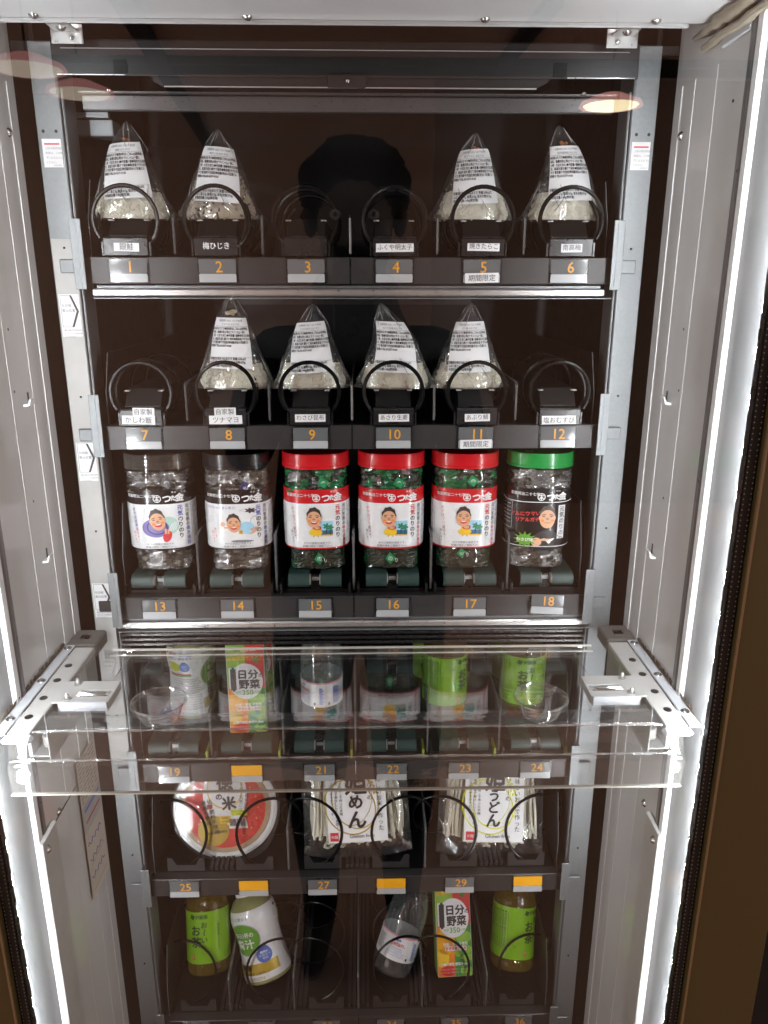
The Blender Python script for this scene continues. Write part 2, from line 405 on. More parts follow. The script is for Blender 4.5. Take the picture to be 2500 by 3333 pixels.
# ------------------------------------------------------------------ vending machine cabinet
V = thing('vending_machine', 'tall vending machine cabinet with white inside walls and bronze door frame', 'vending machine', (0, 0, 0))
bx('back_panel', V, -.42, .42, YB, YB + .02, ZB, 1.86, 'black')
bx('base_panel', V, -.42, .42, YG + .004, YB, ZB - .02, ZB, 'black')
bx('top_panel', V, -.42, .42, YG + .004, YB, 1.86, 1.88, 'black')
for s in (-1, 1):
    # rear side panel, dark, behind the uprights
    bx('inner_side_panel', V, s * .345, s * .350, .03, YB, ZB, 1.86, 'black')
    # white side wall (rear section and door section) and shallow vertical folds
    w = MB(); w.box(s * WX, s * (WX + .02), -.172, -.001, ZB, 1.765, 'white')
    w.box(s * (WX + .02), s * (WX + .04), -.172, .03, ZB, 1.86, 'outer')
    side = w.build('side_wall', V)
    for yy, d in ((-.022, .0012), (-.055, .0006), (-.108, .0004)):
        bx('wall_fold', side, s * (WX - d), s * (WX + .001), yy, yy + .018, ZB, 1.70, 'white', bev=.0002)
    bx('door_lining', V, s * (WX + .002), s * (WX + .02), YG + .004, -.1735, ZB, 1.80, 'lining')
    t = MB(); t.box(s * (WX - .0025), s * (WX + .003), -.183, -.1745, ZB, 1.722, 'trimm', bev=.001)
    t.box(s * (WX - .0015), s * (WX + .001), -.1865, -.1842, ZB, 1.722, 'inkgrey'); t.box(s * (WX - .003), s * (WX + .003), -.1985, -.1875, ZB, 1.722, 'white', bev=.001)
    t.box(s * (WX - .003), s * (WX + .002), -.1735, -.115, 1.712, 1.722, 'whitetrim', bev=.001)
    t.build('door_trim', V)
    # gasket with its row of dots, door frame
    g = MB(); g.box(s * .3488, s * .3600, YG - .004, YG + .004, ZB, 1.9, 'blackp'); 
    g.box(s * .3500, s * .3585, YG - .0052, YG - .0041, ZB, 1.9, 'lipd')
    for k in range(300):
        z = .30 + k * .0049
        for xx in (.3510, .3572): g.box(s * xx - .0004, s * xx + .0004, YG - .0058, YG - .0053, z, z + .0010, 'platel')
    g.build('glass_gasket', V)
    d = MB(); d.box(s * .3602, s * .440, YG - .012, YG + .02, ZB - .1, 2.0, 'gold', bev=.002); d.build('door_frame', V)
    bx('door_frame_edge', V, s * .3601, s * .3622, YG - .0135, YG - .0121, ZB, 2.0, 'goldedge')
    bx('outer_side', V, s * .380, s * .4405, YG + .021, YB, ZB - .1, 2.0, 'outer')
    # LED strip: white carrier with single light chips behind the gasket
    l = MB(); l.box(s * .3525, s * .3600, YG + .0042, YG + .0056, .60, 1.78, 'white')
    for k in range(37):
        z = .285 + k * .041
        if z > .60: l.box(s * .3503, s * .3562, YG + .0057, YG + .0070, z, z + .014, 'led')
    l.build('led_strip', V)
bx('door_frame_top', V, -.430, .430, YG - .012, YG + .02, 1.9, 2.0, 'gold')
MB().box(-.3605, .3605, YG - .003, YG + .003, ZB, 1.9, 'glass').build('front_glass', V)
# ceiling sheet of the product space with its screws
c = MB(); c.box(-.3590, .3590, YG + .005, -.085, 1.741, 1.746, 'ceilw'); c.box(-.335, .335, -.0875, -.0850, 1.7365, 1.7411, 'greyw', bev=.001); ceil_ = c.build('ceiling_sheet', V)
scr = MB().lathe([(.0002, -.0036), (.0026, -.0030), (.0044, -.0012), (.0050, 0)], 'chrome', 16, capt=True).build('screw', ceil_, True)
scr.location = (-.296, -.094, 1.7408)
for x in (-.094, .134, .300): inst(scr, ceil_, (x, -.094, 1.7408))
# uprights with holes, stickers
def sticker(parent, x0, x1, z0, z1, y, kind):
    b = MB(); fn = lambda u, v, o=0: (u, y - .0002 - o, v)
    b.grid(x0, x1, z0, z1, 'paper', fn, 0, 1, 1); w = x1 - x0; h = z1 - z0; xc = (x0 + x1) / 2
    if kind == 'rule':
        b.grid(x0 + .0025, x1 - .002, z1 - .006, z1 - .0045, 'inkred', fn, .0003, 1, 1)
        for i, t in enumerate(('上段の販売商品の', '底面は、この線より', '下になるようにして', 'ください。')):
            b.text(t, x0 + .003, z1 - .0095 - i * .0048, .0027, 'inkgrey', fn, .0003, 'l')
        b.text('20200700000', x1 - .0015, z0 + .0022, .0016, 'inkgrey', fn, .0003, 'r')
    if kind == 'arrow':
        t = .0022; a = x0 + .0015; e = x1 - .001; m = z0 + (z1 - z0) * .64; zz0 = z0 + .011; zz1 = z1 - .001; zm = (zz0 + zz1) / 2; k = e - .0075
        for p in ([(a, zz0), (a + .0004, zz0), (a + .0004, zz1), (a, zz1)], [(a, zz1 - .0004), (k, zz1 - .0004), (k, zz1), (a, zz1)], [(a, zz0), (k, zz0), (k, zz0 + .0004), (a, zz0 + .0004)],
                  [(k - t, zz1), (k + .0003, zz1), (e, zm), (e - t - .0006, zm)], [(k - t, zz0), (e - t - .0006, zm), (e, zm), (k + .0003, zz0)]):
            b.add([fn(q[0], q[1], .0003) for q in p], [(0, 1, 2, 3)], 'ink')
        b.text('仕切板', a + .0012, zm + .0065, .0038, 'ink', fn, .0003, 'l'); b.text('差込位置', a + .0012, zm + .0008, .0038, 'ink', fn, .0003, 'l')
        for i, q in enumerate(('差込深さの矢印を', 'スリットに合わせ', 'てください')): b.text(q, a + .001, zz0 - .0035 - i * .0036, .0026, 'ink', fn, .0003, 'l')
    return b.build('sticker', parent)
for s in (-1, 1):
    p = MB(); p.box(s * .3135, s * .3415, 0, .0025, ZB, 1.744, 'galv', bev=.0008); p.box(s * .3135, s * .3160, .0026, .05, ZB, 1.744, 'galv')
    p.box(s * .3105, s * .3134, .004, .012, ZB, 1.70, 'galv', bev=.001)
    post = p.build('upright', V)
    bx('upright_splice', post, s * .3150, s * .3375, -.0012, -.0001, 1.692, 1.743, 'galv', bev=.0005)
    if s < 0: bx('pale_facing', post, -.3400, -.3140, -.0011, -.0001, .86, 1.545, 'dusty', bev=.0004)
    bx('upright_bracket', post, s * .3418, s * .3600, .002, .006, 1.735, 1.744, 'black')
    for z in (1.6560,):
        for x in (.3205, .3345): MB().lathe([(.0014, 0), (.0018, .0006)], 'black', 12, (0, 0, 0)).build('bolt_hole', post).matrix_local = Matrix.Translation((s * x, -.0001, z)) @ Matrix.Rotation(R(90), 4, 'X')
    for z in (1.535, 1.365, 1.195, .93, .70, .50):
        MB().lathe([(.0011, 0), (.0014, .0015)], 'blackp', 10).build('bolt_hole', post).matrix_local = Matrix.Translation((s * .3255, -.0004, z)) @ Matrix.Rotation(R(90), 4, 'X')
    a, b_ = (-.3375, -.3165) if s < 0 else (.3165, .3375)
    sticker(post, a, b_, 1.6195, 1.6485, -.0002, 'rule')
    if s < 0:
        for z in (1.470, 1.295, 1.110): sticker(post, -.3385, -.3155, z - .034, z + .014, -.0012, 'arrow')
# hood, bar and little plates at the top
h = MB(); h.box(-.3065, .3075, -.030, -.0275, 1.7045, 1.7375, 'lipd', bev=.0008); h.box(-.298, .298, -.0275, .10, 1.7365, 1.7385, 'lipd')
h.prism([(-.2075, 1.7055), (-.2040, 1.7000), (-.1935, 1.6945), (.2010, 1.6965), (.2120, 1.7015), (.2150, 1.7055)], 'y', -.0262, -.0235, 'lipd')
hood = h.build('hood', V)
bx('hood_edge', hood, -.302, -.232, -.0308, -.0301, 1.7046, 1.7054, 'alu'); bx('hood_edge', hood, .232, .304, -.0308, -.0301, 1.7046, 1.7054, 'alu')
bx('hood_rim', hood, -.1930, .2005, -.0272, -.0263, 1.6946, 1.6957, 'alu')
bx('hood_seam', hood, -.296, .296, -.0312, -.0301, 1.7290, 1.7296, 'platel')
for x in (-.243, .217): bx('hood_tab', hood, x, x + .014, -.0312, -.0301, 1.7056, 1.7190, 'black')
bx('latch_plate', hood, -.021, .019, -.0322, -.0312, 1.6940, 1.7070, 'lipd', bev=.0005)
r_ = MB(); r_.box(-.288, .292, -.004, .004, 1.6765, 1.6915, 'darkbar', bev=.001); r_.box(-.288, .292, -.012, -.0045, 1.6920, 1.6935, 'darkbar'); r_.build('front_bar', V)
for x in (-.255, 0, .255):
    o = inst(scr, hood, (x, -.0150 if x else -.0330, 1.6935 if x else 1.7005), (R(-60) if x else R(-80), 0, 0), (.5, .5, .5))
for s in (-1, 1):
    b = MB(); b.box(s * .265, s * .297, -.052, -.050, 1.728, 1.7455, 'alu', bev=.0006); b.box(s * .270, s * .292, -.075, -.0525, 1.7385, 1.7400, 'alu'); hb = b.build('hood_bracket', V)
    inst(scr, hb, (s * .281, -.065, 1.7385)); inst(scr, hb, (s * .276, -.053, 1.733), (R(-90), 0, 0), (.5, .5, .5))
sb = MB(); sb.box(-.3190, -.2760, .060, .090, 1.6610, 1.6790, 'galv', bev=.001); sb.box(-.3190, -.2780, .052, .0598, 1.6795, 1.6850, 'galv'); sb.build('sensor_box', V)
# foam seal strips under the ceiling corner
for s in (-1, 1):
    b = MB(); path = [(s * .3535, y, 1.7350 + .0008 * math.sin(y * 90)) for y in [-.055 - .012 * i for i in range(18)]]
    b.tube(path, [(.002 + .0050 * min(1, i / 5) + .0025 * N(i * .9, s, 2)) for i in range(18)], 'foam', 10)
    b.tube([(p[0] + s * .002, p[1], p[2] - .013) for p in path[2:]], [.004 + .002 * N(i * .7, s, 5) for i in range(16)], 'foam', 8)
    b.build('foam_seal', V, True)
    # grey foam block and bristle strip beside the lift
    f = MB(); f.box(s * .322, s * .3590, -.055, -.012, 1.046, 1.064, 'greyfoam', bev=.002); f.box(s * .336, s * .348, -.040, -.029, 1.0641, 1.0644, 'blackp'); f.build('foam_block', V)
    b = MB(); random.seed(3)
    for k in range(150):
        y = -.062 - k * .00115; b.tube([(s * .3605, y, 1.062), (s * (.3600 - random.uniform(.001, .004)), y + random.uniform(-.002, .002), 1.067 + random.uniform(.001, .005))], .0006, 'bristle', 4, False)
    tag(b.build('bristle_strip', V), kind='stuff')
# clips, dots and screws on the side walls
def wall_bits(s):
    for y, z in ((-.075, 1.372), (-.080, 1.190)):
        b = MB(); x = s * WX; b.prism([(x, z - .006), (x - s * .007, z - .005), (x - s * .009, z + .003), (x - s * .0075, z + .003), (x - s * .0055, z - .0025), (x, z - .0035)], 'y', y - .007, y + .005, 'white')
        b.box(x - s * .0006, x, y + .006, y + .009, z - .008, z + .008, 'ink'); b.build('wall_clip', V)
    for y, z in ((-.095, 1.450), (-.100, 1.385), (-.090, 1.260), (-.150, 1.66)):
        MB().lathe([(.0016, 0), (.0012, .0008)], 'ink', 10).build('wall_hole', V).matrix_local = Matrix.Translation((s * (WX - .0006), y, z)) @ Matrix.Rotation(R(90 * s), 4, 'Y')
    for y, z in ((-.030, 1.650), (-.135, .88), (-.165, .80), (-.160, .66)):
        inst(scr, V, (s * (WX - .0003), y, z), (0, R(90 * s), 0))
    # lower white guard plate
    g = MB(); g.box(s * (WX - .006), s * (WX + .001), -.1990, -.1550, ZB, .885, 'dusty', bev=.002); g.build('guard_plate', V)
    inst(scr, V, (s * (WX - .0063), -.186, .868), (0, R(90 * s), 0))
for s in (-1, 1): wall_bits(s)
# paper notice on the left wall
b = MB(); fn = lambda u, v, o=0: (-WX + .0034 + o, u, v)
b.grid(-.078, -.012, .690, .905, 'cream', fn, 0, 1, 1)
random.seed(5)
for i in range(10):
    z = .899 - i * .0062
    for k in range(5): u = -.074 + k * .012; b.grid(u, u + random.uniform(.006, .0105), z - .0012, z + .0006, 'inkgrey', fn, .0003, 1, 1)
b.grid(-.078, -.012, .795, .836, 'dusty', fn, .0002, 1, 1); b.grid(-.070, -.016, .825, .829, 'bluep', fn, .0004, 1, 1); b.grid(-.070, -.018, .808, .811, 'inkred', fn, .0004, 1, 1)
for i in range(3):
    z = .775 - i * .026; u = -.072
    b.tube([fn(u + .004 * k, z + .004 * math.sin(k * 1.9 + i), .0004) for k in range(13)], .0004, 'inkblue', 4)
b.grid(-.070, -.020, .7020, .7026, 'ink', fn, .0004, 1, 1); b.grid(-.070, -.020, .7420, .7426, 'ink', fn, .0004, 1, 1)
b.build('paper_notice', V)
bx('wall_seam', V, -WX + .0002, -WX + .0008, -.165, -.080, .874, .8755, 'ink')

# ------------------------------------------------------------------ trays
NAMES = {1: [('銀鮭', 0)], 2: [('梅ひじき', 1)], 4: [('ふくや明太子', 0)], 5: [('焼きたらこ', 0)], 6: [('南高梅', 0)], 7: [('自家製', 2), ('かしわ飯', 3)], 8: [('自家製', 2), ('ツナマヨ', 3)], 9: [('わさび昆布', 0)], 10: [('あさり生姜', 0)], 11: [('あぶり鯖', 0)], 12: [('塩おむすび', 4)]}
ORANGE = (20, 26, 28, 30)
def helix(cx, cz, r, y0, y1, pitch, start, sgn, flat=0, wr=.0021, name='spiral', parent=None):
    """start angle measured from +x towards +z; the wire runs sgn*angle while going back"""
    P = []; n = 0; a = 0; y = y0; st = R(10)
    while y < y1:
        t = start + sgn * a; P.append((cx + r * math.cos(t), y, cz + r * math.sin(t)))
        a += st; k = .12 if (flat and a < flat) else 1
        y += pitch * st / (2 * PI) * k
    return MB().tube(P, wr, 'wire', 7).build(name, parent, True)
def number_plate(t, n, x, z):
    b = MB(); y = -.0032
    pk = bx('plate_pocket', t, x - .0232, x + .0232, -.0016, -.0002, z - LH + .0006, z - .0006, 'blackp', bev=.0006)
    w = .0213; up = 'orangep' if n in ORANGE else 'plate'
    tilt = Matrix.Translation((x, y, z - .0150)) @ Matrix.Rotation(R(-2.5), 4, 'X')
    if n == 18: tilt = Matrix.Translation((x, y - .004, z - .0105)) @ Matrix.Rotation(R(-9), 4, 'X') @ Matrix.Rotation(R(3), 4, 'Y')
    b.T = tilt
    b.prism([(-w, .0125), (w, .0125), (w, -.0025), (w - .0012, -.0025), (w - .0012, -.0035), (-w + .0012, -.0035), (-w + .0012, -.0025), (-w, -.0025)], 'y', 0, .0012, up)
    b.prism([(-w + .0004, -.0037), (w - .0004, -.0037), (w, -.0060), (w, -.0130), (-w, -.0130), (-w, -.0060)], 'y', -.0006, .0010, 'platel')
    if n not in ORANGE: b.text(str(n), .002, .0046, .0176, 'orange', lambda u, v, o=0: (u, -.0003 - o, v), 0, w=.012)
    b.T = None
    return b.build('number_plate', t)
CARDW = {2: .0225, 3: .0245, 4: .041, 5: .041}
def name_holder(t, n, x, z):
    b = MB(); b.prism([(-.0055, z + .0015), (-.0070, z + .0195), (-.0055, z + .0215), (.004, z + .0225), (.004, z + .0210), (-.0040, z + .0200), (-.0030, z + .0015)], 'x', x - .0245, x + .0245, 'blackp')
    for sx in (-.028, .026): b.box(x + sx, x + sx + .002, -.004, -.002, z + .001, z + .016, 'blackp')
    ho = b.build('name_holder', t)
    for s_, kind in NAMES.get(n, []):
        c = MB(); y = -.0068; ch = len(s_)
        hgt = .0105; w = .0062 * ch + .006; zc = z + .0108; xc = x + .0005
        if kind == 2: zc = z + .0185; w = .026; xc = x + (.004 if n == 7 else 0); y = -.0082; hgt = .0095
        if kind == 3: zc = z + .0085; w = .040; xc = x + (-.003 if n == 7 else 0); y = -.0075
        if kind == 4: zc = z + .0070; w = .042; xc = x - .001
        if n == 1: w = .0285; xc = x + .001
        if n == 5: zc = z + .0120
        rot = {1: -1.2, 5: -1, 11: 1.5, 7: -1.5}.get(n, .6); cr, sr = math.cos(R(rot)), math.sin(R(rot))
        def fn(u, v, o=0): return (xc + u * cr - v * sr, y - o - v * -.05 , zc + u * sr + v * cr)
        if kind == 1: c.text(s_, 0, .001, .0082, 'inkwhite', fn, .0003, sx=.95, w=.012)
        else:
            c.grid(-w / 2, w / 2, -hgt / 2, hgt / 2, 'paper', fn, 0, 2, 1); c.text(s_, 0, 0, min(.0082, (w - .003) / ch), 'ink', fn, .0003, w=.004)
        c.build('name_card', ho)
def limited(t, n, x, z):
    c = MB(); fn = lambda u, v, o=0: (x + u, -.0058 - o, z - .0228 + v + u * .02)
    c.grid(-.0195, .0195, -.0055, .0055, 'paper', fn, 0, 1, 1); c.text('期間限定', 0, 0, .0080, 'ink', fn, .0003, w=.004); c.build('limited_card', t)
ORD = ['topmost', 'second', 'third', 'fourth', 'fifth', 'bottom']
TL = ['topmost shelf tray with black spirals, numbered 1 to 6', 'shelf tray with black spirals, numbered 7 to 12', 'belt shelf tray under the seaweed jars, numbered 13 to 18', 'belt shelf tray behind the clear lift, numbered 19 to 24', 'shelf tray with paired spirals under the rice bowl and noodles, numbered 25 to 29', 'lowest shelf tray holding the leaning drinks, numbered 31 to 36']
TR = []
for r, z in enumerate(ROW):
    t = thing('shelf_tray', TL[r], 'shelf tray', (0, 0, 0), group='shelf trays'); TR.append(t)
    for a, c_ in ((-HW, -.0006), (.0006, HW)):
        l = MB(); l.box(a, c_, 0, .003, z - LH, z, 'lip', bev=.0008); l.box(a, c_, .0031, .016, z - .0035, z - .0008, 'lip'); l.build('front_lip', t)
    fl = bx('tray_floor', t, -HW + .001, HW - .001, .0165, .42, z - .010, z - .004, 'black')
    for k in range(6):
        number_plate(t, r * 6 + k + 1, CX[k], z)
    # end brackets
    for s in (-1, 1):
        b = MB(); zt = z + .040 if r < 3 else z + .030
        b.box(s * .3005, s * .3130, -.0140, -.0125, z - .036, zt, 'galv', bev=.0005); b.box(s * .3115, s * .3130, -.0124, .012, z - .036, zt - .004, 'galv')
        b.box(s * .3050, s * .3062, -.0148, -.0141, z - .034, zt - .002, 'galv')
        eb = b.build('end_bracket', t)
        bx('bracket_tab', eb, s * .3130, s * .3320, -.0042, -.0016, z - .018, z - .003, 'galv' if not (r == 2 and s < 0) else 'lip', bev=.0008)
        for q in (.006, .001): bx('bracket_slot', eb, s * .31305, s * .3134, -.0085, -.0060, z + q, z + q + .003, 'paper')
        # tall end plate of the tray
        b = MB(); hh = .085 if r < 2 else .12
        b.prism([(.010, z), (.010, z + hh * .45), (.030, z + hh), (.40, z + hh), (.40, z)], 'x', s * .2995, s * .2985, 'black')
        ep = b.build('end_plate', t)
        MB().tube([(s * .299, .010, z), (s * .299, .010, z + hh * .45), (s * .299, .030, z + hh)], .0007, 'dividere', 6).build('plate_edge', ep)
    # dividers
    for k in range(5):
        x = (CX[k] + CX[k + 1]) / 2; hh = (.046, .050, .080, .075, .075, .070)[r]
        if r == 4 and k in (0, 2, 4): continue
        b = MB(); b.box(x - .0008, x + .0008, .016, .40, z, z + hh, 'divider' if r != 2 else 'divider')
        d = b.build('divider', t)
        MB().tube([(x, .014, z + .004), (x, .014, z + hh - .003), (x, .018, z + hh), (x, .40, z + hh)], .0017, 'dividere', 8).build('divider_edge', d, True)
    if r in (0, 2):
        b = MB(); zz = z - LH - .0018; rr = .299 if r == 0 else .313; 
        b.box(-rr + .004, rr - .004, .004, .016, zz - .003, zz, 'galv'); b.box(-rr, rr, -.002, .020, zz - .012, zz - .0035, 'alu', bev=.0015)
        for q in (.0055, .0085): b.box(-rr + .001, rr - .001, -.0026, -.0019, zz - q - .0007, zz - q, 'alu')
        b.box(-rr + .003, rr + .006, -.006, .016, zz - .0145, zz - .0135, 'galv')
        rail = b.build('aluminium_rail', t)
        if r == 2:
            q = MB()
            for i in range(3): q.box(-.306, .306, -.006 - .002 * i, .02, zz - .0205 - i * .006, zz - .0165 - i * .006, 'blackp', bev=.0008)
            q.build('dark_rail', t)
    if r < 2:
        for k in range(6):
            n = r * 6 + k + 1; x = CX[k]
            name_holder(t, n, x, z)
            if n in (5, 11): limited(t, n, x, z)
            helix(x, z + .0405, .0358, -.001, .17, .070, R(215), -1, R(330), parent=t, wr=.0024) if k % 2 == 0 else helix(x, z + .0405, .0358, -.001, .17, .070, R(-35), 1, R(330), parent=t, wr=.0024)
            # support ramp
            b = MB(); b.prism([(.001, z + .004), (.006, z + .0235), (.022, z + .0425), (.40, z + .0425), (.40, z + .004)], 'x', x - .0215, x + .0215, 'black'); b.build('product_ramp', t)
            for s in (-1, 1): bx('ramp_clip', t, x + s * .0235, x + s * .0175, .014, .022, z + .0400, z + .0412, 'hub')
    elif r < 4:
        for k in range(6):
            x = CX[k]
            for s in (-1, 1):
                xc = x + s * .0210; P = []
                for i in range(19):
                    a = R(-80 + i * 170 / 18); P.append((.0125 - .0098 * math.cos(a), z + .0192 + .0098 * math.sin(a)))
                P += [(.10, z + .0290), (.40, z + .0290), (.40, z + .0275), (.10, z + .0275)] + [(.0125 - .0083 * math.cos(R(-80 + i * 170 / 18)), z + .0192 + .0083 * math.sin(R(-80 + i * 170 / 18))) for i in range(18, -1, -1)]
                b = MB(); n = len(P); h = 23
                w = .0138; vs = [(xc - w, p[0], p[1]) for p in P] + [(xc + w, p[0], p[1]) for p in P]
                b.add(vs, [(i, (i + 1) % n, n + (i + 1) % n, n + i) for i in range(n)], 'belt'); be = b.build('conveyor_belt', t, True)
                MB().tube([(xc - s * .0150, .0125, z + .0192), (xc - s * .0128, .0125, z + .0192)], .0072, 'hub', 16).build('belt_roller', be, True)
            bx('belt_motor', t, x - .008, x + .008, .018, .05, z, z + .022, 'blackp', bev=.002); bx('motor_cap', t, x - .0050, x + .0050, .0150, .0178, z + .016, z + .021, 'platel', bev=.001)
            for s in (-1, 1): bx('belt_guide', t, x + s * .0465, x + s * .0435, .008, .034, z, z + .014, 'guidey' if r == 3 and s > 0 else 'blackp')
        bx('crossbar', t, -HW + .004, HW - .004, .0170, .030, z - .003, z + .004, 'black')
    else:
        for k in range(6):
            x = CX[k]; s = -1 if k % 2 == 0 else 1
            if r == 4: helix(x + s * .019, z + .047, .0475, .020, .40, .075, R(-90), -s, parent=t, wr=.0023)
            else: helix(x + s * .018, z + .054, .0445, .024, .40, .075, R(-75) if s < 0 else R(-105), -s, parent=t, wr=.0020)
            b = MB(); w = .0275   # U-shaped clip plate
            b.prism([(x - w, z + .001), (x - w, z + .024), (x - w + .007, z + .024), (x - w + .013, z + .011), (x + w - .013, z + .011), (x + w - .007, z + .024), (x + w, z + .024), (x + w, z + .001)], 'y', .0165, .0180, 'lip')
            b.build('clip_plate', t)
        for k in range(5):
            xc = (CX[k] + CX[k + 1]) / 2
            if r == 4 and k in (0, 2, 4) or r == 5:
                for q in range(-2, 3): bx('floor_slat', t, xc + q * .0075 - .0023, xc + q * .0075 + .0023, .022, .40, z - .0039, z + .004, 'lip')
# faint gear at the back of the second shelf
g = thing('shelf_motor_unit', 'dark motor bar with screw holes at the back of the second shelf', 'motor unit', (0, 0, 0))
b = MB(); b.box(-.20, .20, .435, .455, 1.46, 1.485, 'lip'); b.build('motor_bar', g)
for x in (-.12, -.10, -.05, .06, .13, .15): MB().tube([(x, .4335, 1.466), (x, .4345, 1.466)], .0035, 'ink', 10).build('screw_hole', g)
for x in (-.04, .10): bx('motor_block', g, x, x + .03, .425, .4349, 1.468, 1.490, 'blackp', bev=.002)

# ------------------------------------------------------------------ rice balls
def sect(t, W0=.0455, D0=.0270):
    f = (1 - t) ** .68 if t < .78 else .22 ** .68 * (1 - t) / .22
    return W0 * f + .0003, D0 * f + .0003
ICO = []
_p = (1 + 5 ** .5) / 2
for a, c_ in ((1, _p), (-1, _p), (1, -_p), (-1, -_p)): ICO += [Vector((0, a, c_)).normalized(), Vector((a, c_, 0)).normalized(), Vector((c_, 0, a)).normalized()]
ICOF = []
for i in range(12):
    for j in range(i + 1, 12):
        for k in range(j + 1, 12):
            if (ICO[i] - ICO[j]).length < 1.1 and (ICO[j] - ICO[k]).length < 1.1 and (ICO[i] - ICO[k]).length < 1.1:
                n_ = (ICO[j] - ICO[i]).cross(ICO[k] - ICO[i]); ICOF.append((i, j, k) if n_.dot(ICO[i]) > 0 else (i, k, j))
def LN(t): t = max(0, min(1, (t - .45) / .55)); return t * t * (1.6 - .6 * t)
def rice_mesh(mixed, seed):
    random.seed(seed); b = MB(); seg = 40; prof = []
    def surf(t, z):
        f = z / .074; w = .0425 * (1 - f) ** .62 + .001; d = .0215 * (1 - .55 * f)
        k = 1 if z > .006 else .86 + .14 * (z / .006); x, y = math.sin(t), -math.cos(t); q = (abs(x) ** 3 + abs(y) ** 3) ** (-1 / 3)
        return Vector((x * q * w * k, y * q * d * k, z))
    vs = []; fs = []; H = [0, .003, .007, .014, .024, .036, .048, .058, .066, .0735]
    for z in H: vs += [surf(2 * PI * k / seg, z) for k in range(seg)]
    for j in range(len(H) - 1):
        for k in range(seg): fs.append((j * seg + k, j * seg + (k + 1) % seg, (j + 1) * seg + (k + 1) % seg, (j + 1) * seg + k))
    fs.append(tuple(range(seg))); fs.append(tuple((len(H) - 1) * seg + k for k in range(seg)))
    b.add(vs, fs, 'rice_b' if mixed else 'rice')
    for i in range(520):
        z = random.random() ** 1.25 * .066 + .001; t = random.uniform(-2.0, 2.0); p = surf(t, z)
        m = Matrix.Translation(p) @ Matrix.Rotation(t, 4, 'Z') @ Matrix.Rotation(random.uniform(0, PI), 4, 'Y') @ Matrix.Rotation(random.uniform(-.4, .4), 4, 'Z') @ Matrix.Diagonal((random.uniform(.0026, .0034), .0013, .0014, 1))
        mt = 'bits' if (mixed and random.random() < .38) else ('rice_b' if mixed else 'rice')
        b.add([m @ v for v in ICO], ICOF, mt)
    return b
RICE = {}
LINES = ['●名称:おむすび●原材料名:ごはん(山形県産),', '海苔、塩/酸化防止剤(ビタミンC),(一部に', '小麦・大豆を含む)●内容量:1個●保存方法:直射日', '光、高温多湿を避けて保存●製造者:すずのおむ', 'すび 東京都千代田区神田駿河台3-7百瀬ビル', '新館1F TEL.03-5577-4160']
LIN2 = ['栄養成分表示:100gあたり 熱量:169kcalた', 'んぱく質:2.7g, 脂質:0.5g, 炭水化物:37.0g,', '食塩相当量:1.40g(推定値)']
